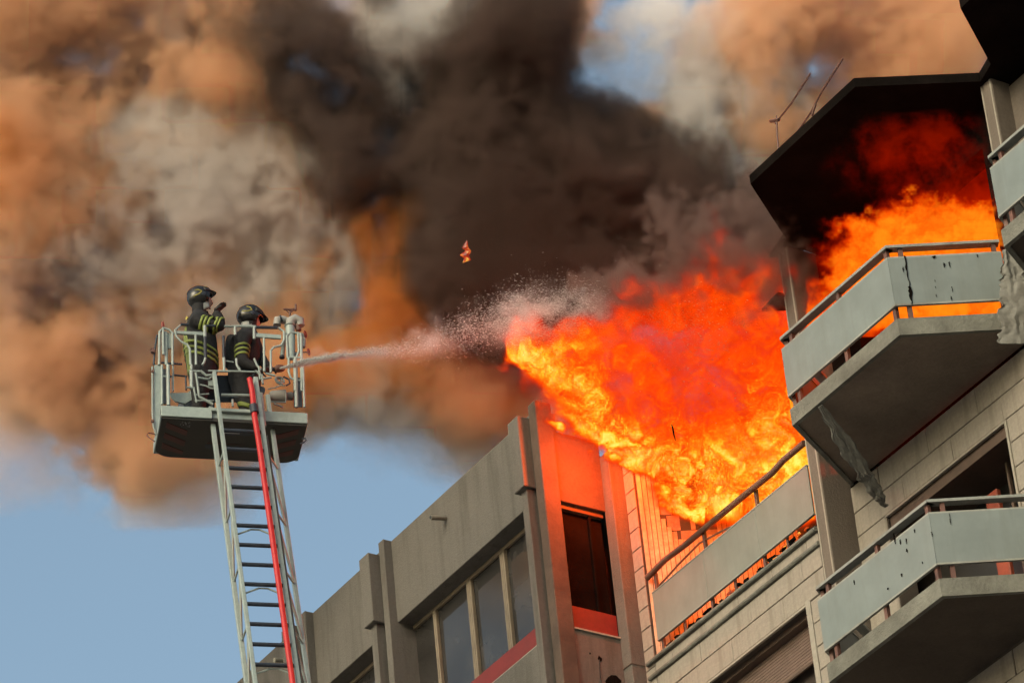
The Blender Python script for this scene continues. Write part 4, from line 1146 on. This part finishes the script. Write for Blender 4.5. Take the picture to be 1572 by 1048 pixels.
def pmap(ell, px, py, step=4):
    """sum of soft ellipses given as (cx, cy, rx, ry, angle in degrees, amount), looked up at px, py"""
    xs = np.arange(-400, 2000, step, dtype=np.float32); ys = np.arange(-400, 1500, step, dtype=np.float32)
    A_ = np.zeros((len(xs), len(ys)), np.float32)
    for (cx, cy, rx, ry, an, am) in ell:
        c, s_ = math.cos(math.radians(an)), math.sin(math.radians(an))
        dx, dy = xs[:, None] - cx, ys[None, :] - cy
        q_ = ((dx * c + dy * s_) / rx) ** 2 + ((-dx * s_ + dy * c) / ry) ** 2
        A_ += am * np.exp(-.5 * q_ ** 1.5)
    i = np.clip((px + 400) / step, 0, len(xs) - 2); j = np.clip((py + 400) / step, 0, len(ys) - 2)
    i0 = i.astype(np.int32); j0 = j.astype(np.int32); fi = i - i0; fj = j - j0
    return A_[i0, j0] * (1 - fi) * (1 - fj) + A_[i0 + 1, j0] * fi * (1 - fj) + A_[i0, j0 + 1] * (1 - fi) * fj + A_[i0 + 1, j0 + 1] * fi * fj

def volume(name, G, dens, mat):
    me = bpy.data.meshes.new(name); me.vertices.add(dens.size)
    a = me.attributes.new('amount', 'FLOAT', 'POINT'); a.data.foreach_set('value', np.ascontiguousarray(dens, dtype=np.float32).ravel())
    me.materials.append(mat)
    o = bpy.data.objects.new(name, me); COL.objects.link(o)
    volume.k = getattr(volume, 'k', 0) + 1          # a few mm apart, so that no two hulls share a face
    o.matrix_world = Matrix.Translation((.0113 * volume.k, .0171 * volume.k, .0137 * volume.k)) @ camo.matrix_world
    ng = bpy.data.node_groups.new(name + '_grid', 'GeometryNodeTree')
    ng.interface.new_socket('Geometry', in_out='INPUT', socket_type='NodeSocketGeometry')
    ng.interface.new_socket('Geometry', in_out='OUTPUT', socket_type='NodeSocketGeometry')
    N, L = ng.nodes, ng.links
    gi, go = N.new('NodeGroupInput'), N.new('NodeGroupOutput'); vc = N.new('GeometryNodeVolumeCube')
    lo, hi = (G.x0, G.y0, -G.d1), (G.x1, G.y1, -G.d0)
    vc.inputs['Min'].default_value = lo; vc.inputs['Max'].default_value = hi
    for k, v in zip('XYZ', G.n): vc.inputs['Resolution ' + k].default_value = v
    sep = N.new('ShaderNodeSeparateXYZ'); L.new(N.new('GeometryNodeInputPosition').outputs[0], sep.inputs[0])
    idx = []
    for k in range(3):
        m = N.new('ShaderNodeMapRange'); m.clamp = True
        m.inputs[1].default_value = lo[k]; m.inputs[2].default_value = hi[k]; m.inputs[3].default_value = 0; m.inputs[4].default_value = G.n[k] - 1
        L.new(sep.outputs[k], m.inputs[0]); r_ = N.new('ShaderNodeMath'); r_.operation = 'ROUND'; L.new(m.outputs[0], r_.inputs[0])
        ii = N.new('FunctionNodeFloatToInt'); L.new(r_.outputs[0], ii.inputs[0]); idx.append(ii.outputs[0])
    def mad(a_, b_, c_):
        m = N.new('FunctionNodeIntegerMath'); m.operation = 'MULTIPLY_ADD'; L.new(a_, m.inputs[0]); m.inputs[1].default_value = b_; L.new(c_, m.inputs[2]); return m.outputs[0]
    k = mad(mad(idx[0], G.n[1], idx[1]), G.n[2], idx[2])
    si = N.new('GeometryNodeSampleIndex'); si.data_type = 'FLOAT'; si.domain = 'POINT'
    na = N.new('GeometryNodeInputNamedAttribute'); na.data_type = 'FLOAT'; na.inputs[0].default_value = 'amount'
    L.new(gi.outputs[0], si.inputs['Geometry']); L.new(na.outputs[0], si.inputs['Value']); L.new(k, si.inputs['Index'])
    L.new(si.outputs[0], vc.inputs['Density'])
    sm = N.new('GeometryNodeSetMaterial'); sm.inputs['Material'].default_value = mat
    L.new(vc.outputs[0], sm.inputs[0]); L.new(sm.outputs[0], go.inputs[0])
    o.modifiers.new('grid', 'NODES').node_group = ng
    tag(o, kind='stuff')
    return o

def smoke_mat(name, col, dens, aniso=.0):
    m = bpy.data.materials.new(name); m.use_nodes = True; t = m.node_tree; t.nodes.clear()
    o = nd(t, 'ShaderNodeOutputMaterial'); p = nd(t, 'ShaderNodeVolumePrincipled')
    p.inputs['Color'].default_value = (*col, 1); p.inputs['Density'].default_value = dens; p.inputs['Anisotropy'].default_value = aniso
    t.links.new(p.outputs[0], o.inputs['Volume']); m.cycles.volume_step_rate = 1.0; return m

def flame_mat(name, k_ext, stops, gain=1.0, step=.3):
    """extinction and source colour both follow the local amount of burning gas"""
    m = bpy.data.materials.new(name); m.use_nodes = True; t = m.node_tree; t.nodes.clear()
    o = nd(t, 'ShaderNodeOutputMaterial'); vi = nd(t, 'ShaderNodeVolumeInfo'); d = vi.outputs['Density']
    ab = nd(t, 'ShaderNodeVolumeAbsorption'); ab.inputs['Color'].default_value = (0, 0, 0, 1)
    em = nd(t, 'ShaderNodeEmission'); ad = nd(t, 'ShaderNodeAddShader')
    x0 = nd(t, 'ShaderNodeMath', operation='POWER'); t.links.new(d, x0.inputs[0]); x0.inputs[1].default_value = 1.7
    x = nd(t, 'ShaderNodeMath', operation='MULTIPLY'); t.links.new(x0.outputs[0], x.inputs[0]); x.inputs[1].default_value = k_ext
    t.links.new(x.outputs[0], ab.inputs['Density'])
    g = nd(t, 'ShaderNodeMath', operation='MULTIPLY'); t.links.new(x.outputs[0], g.inputs[0]); g.inputs[1].default_value = gain
    t.links.new(g.outputs[0], em.inputs['Strength'])
    h = nd(t, 'ShaderNodeMath', operation='DIVIDE'); t.links.new(d, h.inputs[0]); h.inputs[1].default_value = 2.0
    t.links.new(ramp(t, h.outputs[0], stops), em.inputs['Color'])
    t.links.new(ab.outputs[0], ad.inputs[0]); t.links.new(em.outputs[0], ad.inputs[1]); t.links.new(ad.outputs[0], o.inputs['Volume']); m.cycles.volume_step_rate = step
    return m

def sstep(a, b, x):
    t = np.clip((x - a) / (b - a), 0, 1); return t * t * (3 - 2 * t)

# ---- the four kinds of smoke
G = Grid(-130, 1700, -130, 800, 55.7, 60.1, .058, .14)
I, Jy, Kz = G.ijk()
w1 = grf(G.n, 2.7, 1, 3.0); w2 = grf(G.n, 2.7, 2, 3.0)
def warped(seed, slope, lo, amp=1.6, aniso=(1, 1, 2.0)):
    return gather(grf(G.n, slope, seed, lo, aniso), I + w1 * amp, Jy + w2 * amp, Kz + w1 * amp * .3)
pw = G.px + w1 * 26; qw = G.py + w2 * 26        # the edges of the clouds wander too
def depth_prof(c, w): return np.exp(-((G.D - c) / w) ** 2)
n1, n2, n3 = warped(11, 2.1, 5), warped(12, 2.1, 5), warped(13, 2.15, 5)
curl = 1 - 1.25 * np.abs(warped(14, 2.1, 9, 2.0)); curl2 = 1 - 1.25 * np.abs(warped(15, 2.05, 11, 2.0))
ORANGE = [(250, 500, 380, 150, 0, .25), (1350, 60, 260, 120, 0, .35), (40, 60, 200, 160, 0, 1.0), (20, 300, 140, 150, 0, 1.05), (350, 90, 130, 110, 0, .6), (600, 410, 70, 120, 0, .8), (575, 590, 190, 55, 0, .8), (430, 230, 110, 90, 30, .6),
          (100, 580, 170, 90, 0, .9), (500, 480, 80, 70, 0, .7), (850, 50, 46, 90, 0, 1.3), (1450, 40, 160, 90, 0, 1.2), (1320, 50, 140, 80, 0, .8), (940, 235, 50, 40, 0, .6), (1160, 170, 70, 80, 0, .4),
          (770, 560, 110, 45, 0, .6), (330, 570, 130, 80, 0, .9), (160, 200, 140, 120, 0, .5), (700, 470, 90, 60, 0, .5), (60, -60, 300, 80, 0, .8), (460, 640, 90, 55, 0, .7), (1280, 180, 80, 60, -30, .7)]
BROWN = [(220, 330, 300, 240, 0, .20), (110, 440, 170, 80, 0, 1.2), (250, 120, 100, 80, 20, .7), (310, 20, 110, 60, 0, .8), (450, 190, 90, 110, 30, 1.1), (70, 540, 140, 80, 0, .9), (650, 590, 110, 45, 0, .6), (1140, 70, 110, 90, 0, 1.0),
         (1250, 190, 80, 80, 0, .5), (1300, 110, 80, 50, 0, .5), (190, 610, 70, 60, 0, .35), (980, 260, 60, 60, 0, .6), (720, 540, 70, 40, 0, .5), (530, 340, 70, 60, 40, .8), (1200, 330, 60, 70, 0, .7), (872, 170, 30, 90, -10, .6)]
SOOT = [(475, 100, 70, 60, 30, .9), (560, 200, 90, 110, 35, 1.3), (770, 210, 88, 180, 0, 2.7), (860, 335, 125, 110, 10, 2.7), (745, 110, 40, 90, 0, 1.2), (970, 350, 80, 80, 20, 1.9), (1075, 265, 28, 50, 0, .8),
        (1130, 370, 42, 60, 40, 1.6), (560, 0, 30, 24, 0, .8), (790, 10, 50, 60, 0, 1.2), (715, 380, 42, 80, 0, 1.4), (880, 430, 190, 46, 0, 2.2), (340, 10, 90, 60, 0, .5), (1080, 410, 90, 60, 0, 1.8), (675, 290, 46, 70, 0, 1.2), (1180, 400, 50, 60, 0, 1.2)]
PALE = [(330, 330, 200, 90, 20, .25), (380, 300, 340, 210, 0, .18), (1060, 210, 140, 190, 0, .34), (700, 610, 220, 60, 0, .25), (275, 250, 120, 80, 20, 1.5), (150, 345, 100, 56, 0, 1.3), (430, 330, 100, 70, 30, 1.5), (340, 420, 140, 60, 0, 1.4), (640, 50, 56, 90, 0, 2.0), (670, 0, 60, 60, 0, 1.6), (650, 645, 140, 46, 0, .8), (560, 630, 110, 60, 0, .6), (1030, 180, 60, 100, 30, .9), (960, 40, 50, 40, 0, .5),
        (1055, 270, 40, 95, -15, 1.6), (1110, 360, 36, 80, -20, 1.6), (1150, 290, 40, 70, -20, 1.3), (1210, 200, 70, 80, 0, 1.0), (740, 640, 60, 46, 20, .8), (500, 520, 50, 50, 0, .6), (300, 500, 90, 50, 0, .4), (600, 100, 40, 60, 0, .5), (300, 660, 200, 40, 0, .4), (820, 600, 60, 50, 0, .6), (820, 640, 60, 40, 0, .5)]
def cloud(E_, c, w, nz, cl, thr=.30, gain=2.0, na=.46, ca=.16, top=.8):
    A_ = pmap(E_, pw, qw) * depth_prof(c, w)
    v = np.clip((A_ + (na * nz + ca * cl) * np.clip(A_ * 1.3 + .05, 0, 1) - thr) * gain, 0, None)
    v = top * (1 - np.exp(-v / top))
    v[v < .012] = 0
    for ax in (0, 1):                                   # thin out at the sides of the grid
        k = G.n[ax]; e_ = np.clip(np.minimum(np.arange(k), np.arange(k)[::-1]) / 8.0, 0, 1).astype(np.float32)
        v *= e_[:, None, None] if ax == 0 else e_[None, :, None]
    return v
dO = cloud(ORANGE, 58.2, 1.1, n1, curl, .24, 1.7)
dB = cloud(BROWN, 58.3, 1.0, n2, curl2, .28, 1.8)
dS = cloud(SOOT, 57.2, .95, n3, curl, .26, 1.8, .32, .16, 1.5)
dW = cloud(PALE, 58.0, 1.0, -n1, curl2, .20, 1.7, .36, .26)
hz = [(330, 60, 420, 160, 0, .9), (240, 650, 330, 90, 0, 1.0), (650, 640, 200, 60, 0, .8), (300, 350, 400, 260, 0, .7), (1080, 230, 160, 200, 0, 1.0), (1300, 120, 200, 120, 0, .6)]
dW += .11 * pmap(hz, pw, qw) * depth_prof(58.3, 1.1) * np.clip(.8 + .5 * n1 + .3 * n2, 0, None)
dO += .12 * pmap(hz[:4], pw, qw) * depth_prof(58.5, 1.1) * np.clip(.8 + .5 * n2, 0, None)
dW[dW < .012] = 0; dO[dO < .012] = 0
volume('orange_smoke', G, dO, smoke_mat('orange_smoke', (.992, .63, .40), 3.2, .2))
GLOW_TINT = [(600, 400, 52, 105, 0, 1.6), (640, 480, 50, 60, 0, .8), (560, 590, 110, 44, 0, 1.1), (760, 575, 60, 30, 0, .5), (470, 600, 40, 50, 0, .5), (40, 250, 60, 60, 0, .5), (330, 70, 60, 50, 0, .4)]
dA = cloud(GLOW_TINT, 57.5, .9, n2, curl, .10, .85, .34, .14)
volume('glow_tint_smoke', G, dA, smoke_mat('glow_tint_smoke', (.93, .40, .12), 2.8, .2))  # fire glow on the smoke, put into a deeper orange smoke colour
volume('brown_smoke', G, dB, smoke_mat('brown_smoke', (.88, .68, .58), 2.4, .1))
volume('soot_smoke', G, dS, smoke_mat('soot_smoke', (.15, .105, .09), 3.8, .0))
volume('pale_smoke', G, dW, smoke_mat('pale_smoke', (.99, .95, .925), 2.4, .2))
del w1, w2, n1, n2, n3, curl, curl2, dA, dO, dB, dS, dW, pw, qw

# ---- mist round the water jet
Gm = Grid(440, 1010, 420, 610, 51.0, 53.4, .045, .10)
mn_ = grf(Gm.n, 2.4, 51, 4, (1.0, 1.6, 1)); mf_ = grf(Gm.n, 1.8, 52, 12)
MIST = [(480, 556, 26, 5, -8, .8), (540, 548, 40, 8, -6, .7), (610, 540, 50, 14, -10, .6), (690, 516, 60, 20, -14, .8), (770, 498, 60, 26, -10, .9), (850, 490, 60, 28, 0, 1.0), (910, 490, 40, 28, 0, .9)]
jd_ = np.interp(Gm.px.ravel(), [440, 950], [51.3, 52.6]).astype(np.float32).reshape(Gm.px.shape)
dM = pmap(MIST, Gm.px + mn_ * 8, Gm.py + mf_ * 5, 2) * np.exp(-((Gm.D - jd_) / .28) ** 2) * np.clip(.7 + .5 * mn_ + .4 * mf_, 0, None)
dM[dM < .02] = 0
volume('water_mist', Gm, dM, smoke_mat('water_mist', (.99, .97, .96), .75, .1))
del dM, mn_, mf_, jd_

# ---- the big flame over the terrace
F1 = Grid(730, 1262, 300, 850, 50.2, 54.6, .019, .048)
I, Jy, Kz = F1.ijk(); uu, nn, zz = F1.facade()
v1, v2 = grf(F1.n, 3.0, 31, 6), grf(F1.n, 3.0, 32, 6)
def fw(seed, slope, lo, amp): return gather(grf(F1.n, slope, seed, lo, (1, 1, 2.2)), I + v1 * amp, Jy + v2 * amp, Kz + v1 * amp * .4)
ra = np.exp(-2.6 * np.abs(fw(33, 3.0, 9, 12.0))); rb = np.exp(-2.4 * np.abs(fw(34, 2.9, 20, 10.0))); rc = np.exp(-2.2 * np.abs(fw(36, 2.6, 38, 7.0))); big = fw(35, 2.6, 4, 10.0)
fpx, fpy = F1.px + v1 * 9 + big * 5, F1.py + v2 * 9
BODY = [(800, 535, 34, 24, 20, 1.2), (845, 570, 46, 34, 35, 1.3), (900, 610, 60, 46, 40, 1.4), (962, 643, 72, 50, 40, 1.4), (1044, 672, 74, 50, 35, 1.5), (1090, 720, 75, 60, 20, 1.5), (1150, 700, 85, 75, 0, 1.5),
        (1190, 620, 60, 100, 0, 1.3), (1080, 600, 110, 90, 0, 1.2), (1000, 560, 100, 70, 20, 1.2), (920, 545, 80, 40, 20, 1.0), (1120, 500, 90, 70, 0, 1.1), (1040, 500, 80, 50, 0, .9), (1170, 520, 60, 90, 0, 1.2),
        (1092, 768, 26, 34, -10, 1.1), (1180, 740, 70, 50, -30, 1.4), (985, 470, 40, 40, 20, .52), (1105, 425, 36, 46, -20, .66), (1088, 360, 14, 46, -20, .60), (1165, 455, 40, 40, 20, .62), (790, 498, 12, 14, -10, .8), (860, 520, 40, 14, 10, .5), (1055, 400, 18, 50, 0, .45), (945, 430, 30, 30, 30, .4), (1225, 690, 30, 60, 0, 1.0)]
HOT = [(815, 552, 44, 18, 28, .95), (860, 590, 46, 20, 42, .75), (905, 640, 50, 22, 45, .75), (962, 690, 60, 22, 35, 1.0), (1022, 728, 50, 24, 30, 1.15), (1078, 764, 34, 30, 10, 1.2), (1190, 690, 60, 60, 0, 1.0), (1120, 740, 70, 40, 0, .85), (1210, 740, 50, 40, -30, 1.0), (1060, 690, 60, 30, 20, .55), (1092, 776, 20, 28, 0, .8), (1200, 640, 40, 36, 0, .6), (880, 560, 40, 30, 30, .35)]
body = pmap(BODY, fpx, fpy, 3); hot = pmap(HOT, fpx, fpy, 3)
nc = np.interp(F1.px.ravel(), [760, 850, 930, 1000, 1090, 1200, 1260], [.55, .35, .05, -.5, -1.15, -1.5, -1.6]).astype(np.float32).reshape(F1.px.shape)
nc = nc + .0009 * np.clip(640 - F1.py, -100, 300)
wn_ = np.interp(F1.px.ravel(), [760, 900, 1100, 1260], [.22, .34, .50, .50]).astype(np.float32).reshape(F1.px.shape)
slab = np.exp(-np.clip(np.abs((nn - nc - .10 * big) / wn_), 0, 3) ** 4.0)
# keep the fire clear of walls and of the column
solid = ((uu < .02) & (nn < .12) & (zz < 24.45)) | ((uu > -.3) & (uu < .34) & (nn < -.72) & (zz < 24.3)) | ((uu > 3.28) & (uu < 3.6) & (nn < -.9)) | ((uu > .3) & (nn > -1.05) & (zz < 22.55)) | ((uu > 3.3) & (nn < -.95)) | (uu > 4.1)
env = np.clip(body * 1.15 - .38, 0, 1.2) * slab * (~solid)
fil = .75 * ra + .65 * rb + .40 * rc + .20 * big - .62
d = env * np.clip(.50 + .38 * fil + hot * (.50 + 1.10 * fil), 0.06, None)
lowd = np.clip(1 - hot * 1.2, .25, 1)
d[d < .02] = 0
d = np.clip(d, 0, 2.0)
fm = flame_mat('flame', 8.0, [(0, (.30, .006, .0)), (.10, (.55, .015, .0)), (.24, (1.0, .045, .001)), (.40, (1.22, .14, .003)), (.55, (1.35, .42, .010)), (.72, (1.4, .80, .04)), (.95, (1.5, 1.1, .22))], .72, .28)
volume('flames', F1, d, fm)
del ra, rb, rc, big, body, hot, nc, wn_, slab, solid, env, fil, d, lowd, fpx, fpy, uu, nn, zz, v1, v2

# ---- thin dark smoke curling off the top of the flames
Gt = Grid(860, 1300, 250, 540, 50.6, 53.6, .035, .08)
ta_, tb_ = grf(Gt.n, 2.5, 61, 4, (1, 1, 1.6)), grf(Gt.n, 2.0, 62, 10, (1, 1, 1.6))
TOP = [(1000, 430, 90, 36, -10, .7), (1135, 385, 60, 50, 30, .9), (1030, 350, 30, 50, 0, .5), (1190, 430, 44, 40, 0, .8), (930, 455, 60, 24, 0, .5), (1080, 470, 90, 30, 0, .35), (1165, 330, 50, 60, 0, .6)]
td_ = np.interp(Gt.px.ravel(), [860, 1100, 1200], [52.4, 51.8, 51.6]).astype(np.float32).reshape(Gt.px.shape)
dT = np.clip(pmap(TOP, Gt.px + ta_ * 16, Gt.py + tb_ * 10, 3) * (1 + .55 * ta_ + .35 * tb_) - .28, 0, 1) * np.exp(-((Gt.D - td_) / .55) ** 2)
dT[dT < .02] = 0
volume('flame_smoke', Gt, dT, smoke_mat('flame_smoke', (.22, .15, .13), 3.2, .0))
del dT, ta_, tb_, td_

# ---- the fire under the eave
F2 = Grid(1215, 1590, 120, 520, 47.6, 51.6, .026, .05)
I, Jy, Kz = F2.ijk(); uu, nn, zz = F2.facade()
v1, v2 = grf(F2.n, 2.4, 41, 3), grf(F2.n, 2.4, 42, 3)
def fw2(seed, slope, lo, amp): return gather(grf(F2.n, slope, seed, lo), I + v1 * amp, Jy + v2 * amp, Kz + v1 * amp * .4)
ra = 1 - np.abs(fw2(43, 2.0, 5, 6.0)); rb = fw2(44, 2.3, 3, 7.0); rc = 1 - np.abs(fw2(45, 1.7, 14, 4.0))
fpx, fpy = F2.px + v1 * 12, F2.py + v2 * 12
BODY2 = [(1325, 362, 36, 14, 15, 1.2), (1400, 352, 55, 20, 0, 1.3), (1470, 346, 60, 20, 0, 1.3), (1525, 335, 26, 46, 0, 1.2), (1390, 318, 36, 12, -10, .7), (1460, 310, 50, 16, 0, .6), (1450, 470, 130, 18, 0, 2.0), (1340, 430, 60, 40, -40, 1.2), (1260, 530, 60, 50, -40, 1.4), (1430, 410, 130, 40, 0, 1.8),
         (1480, 280, 60, 40, 0, .8), (1400, 245, 60, 50, 20, .62), (1455, 215, 90, 34, 0, .52), (1350, 205, 70, 50, -30, .42), (1270, 345, 34, 8, 0, .45), (1420, 175, 120, 26, 0, .30), (1310, 270, 60, 50, 0, .26)]
body = pmap(BODY2, fpx, fpy, 3); body = body * 1.0
solid = (nn > -.16 - .45 * np.clip(23.1 - zz, 0, 1)) | (nn < -4.6) | (uu < 3.62) | ((uu > 6.66) & (nn < -.7)) | (zz > 24.8) | (zz < 22.12) | ((nn + 1.732 * (uu - 6.09) > -.42)) | ((nn - 1.732 * (uu - 4.265) > -.3) & (zz < 23.2))
d = np.clip(body * .9 * (.65 + .35 * rb + .30 * np.clip(ra, -1, 1) + .25 * np.clip(rc, -1, 1)) - .12, 0, 1.1) * (~solid)
cool = np.where(fpy < 325 + 12 * rb, 1.0, 0.0); d = np.where(cool > 0, .40 * (1 - np.exp(-d / .40)), d); del cool
d[d < .015] = 0
fm2 = flame_mat('room_flame', 4.0, [(0, (.03, .0003, .0)), (.08, (.10, .001, .0)), (.17, (.38, .007, .0)), (.27, (.85, .035, .0)), (.40, (1.15, .11, .001)), (.56, (1.3, .30, .008))], .72, .4)
volume('room_flames', F2, d, fm2)
del ra, rb, rc, body, solid, d, fpx, fpy, uu, nn, zz, v1, v2

# ---- light thrown by the fire: added point lamps in, below and beside the flames
def fire_lamp(P, power, size, col=(1.0, .20, .03)):
    l = bpy.data.lights.new('fire_light', 'POINT'); l.energy = power; l.shadow_soft_size = size; l.color = col
    o = bpy.data.objects.new('fire_light', l); COL.objects.link(o); o.location = P; return o
fire_lamp(bw(1.4, .30, 23.9), 1400, .2, (1.0, .045, .003))
fire_lamp(bw(.72, -.42, 23.85), 330, .12, (1.0, .085, .005))
fire_lamp(bw(1.1, -1.22, 22.8), 20, .10, (1.0, .09, .006))
fire_lamp(bw(1.15, -1.30, 22.05), 16, .10, (1.0, .16, .02))
fire_lamp(bw(2.3, -1.30, 22.0), 5, .08, (1.0, .12, .015))
fire_lamp(bw(1.6, -1.7, 23.2), 900, .25, (1.0, .14, .015))
fire_lamp(bw(5.3, -1.7, 23.4), 420, .25, (1.0, .035, .002))

# ---- glowing embers and charred litter on the terrace edge, seen through the slot under the panels
def lumps(name, n, seed, mat, size, zr, nr):
    rnd = random.Random(seed); m = BB(B)
    for _ in range(n):
        u = rnd.uniform(.45, 3.25); z = rnd.uniform(*zr); q_ = rnd.uniform(*nr); sz = rnd.uniform(*size)
        pts = []
        for k in range(8):
            a_ = [(-1, 1)[k & 1], (-1, 1)[(k >> 1) & 1], (-1, 1)[(k >> 2) & 1]]
            pts.append((u + a_[0] * sz * rnd.uniform(.6, 2.6), q_ + a_[1] * sz * rnd.uniform(.4, 1), z + a_[2] * sz * rnd.uniform(.2, .8)))
        m.add(pts, [(0, 2, 3, 1), (4, 5, 7, 6), (0, 1, 5, 4), (2, 6, 7, 3), (0, 4, 6, 2), (1, 3, 7, 5)])
    o = m.go(name, mat); wm = o.matrix_world.copy(); o.parent = None; o.location = B.location; o.rotation_euler = B.rotation_euler
    tag(o, kind='stuff'); return o
def glow(name, col, st):
    m = bpy.data.materials.new(name); m.use_nodes = True; t = m.node_tree; p = t.nodes['Principled BSDF']
    p.inputs['Base Color'].default_value = (.02, .01, .01, 1)
    tc = nd(t, 'ShaderNodeTexCoord')
    c = ramp(t, noise(t, tc.outputs['Object'], 9, 5, .7), [(.35, tuple(x * .05 for x in col)), (.5, tuple(x * .5 for x in col)), (.66, (1.0, .62, .08))])
    t.links.new(c, p.inputs['Emission Color']); p.inputs['Emission Strength'].default_value = st; return m
M['ember'] = glow('glowing_ember', (1.0, .10, .005), 1.1)
lumps('charred_litter', 150, 3, M['soot'], (.010, .035), (21.455, 21.60), (-1.10, -1.03))
lumps('embers', 46, 9, M['ember'], (.008, .020), (21.47, 21.62), (-1.07, -1.025))
# charred splinter flung out of the fire, and a small burning scrap in the smoke
sp_ = MB().tube([at(1031, 651, 50.9), at(1033, 658, 50.9), at(1034.5, 667, 50.9), at(1037, 676, 50.9)], [.003, .011, .009, .004], 6).build('charred_splinter', M['soot'])
tag(sp_, 'charred black splinter flying in front of the flames', 'debris')
V_ = []; rs_ = random.Random(2); m_ = MB()
for (a_, b_, w_) in ((717, 368, 0), (714, 380, .10), (719, 385, .08), (713, 392, .13), (718, 398, .10), (710, 404, .0)): V_.append((at(a_, b_, 55.5), w_))
m_.tube([p for p, w in V_], [max(.004, w * .5) for p, w in V_], 7)
fs_ = m_.build('burning_scrap', glow('burning_scrap', (1.0, .05, .002), .7), smooth=True); tag(fs_, 'small burning scrap glowing orange in the dark smoke column', 'burning debris')
ds_ = fs_.modifiers.new('d', 'DISPLACE'); tx_ = bpy.data.textures.new('ragged', 'CLOUDS'); tx_.noise_scale = .06; ds_.texture = tx_; ds_.strength = .03
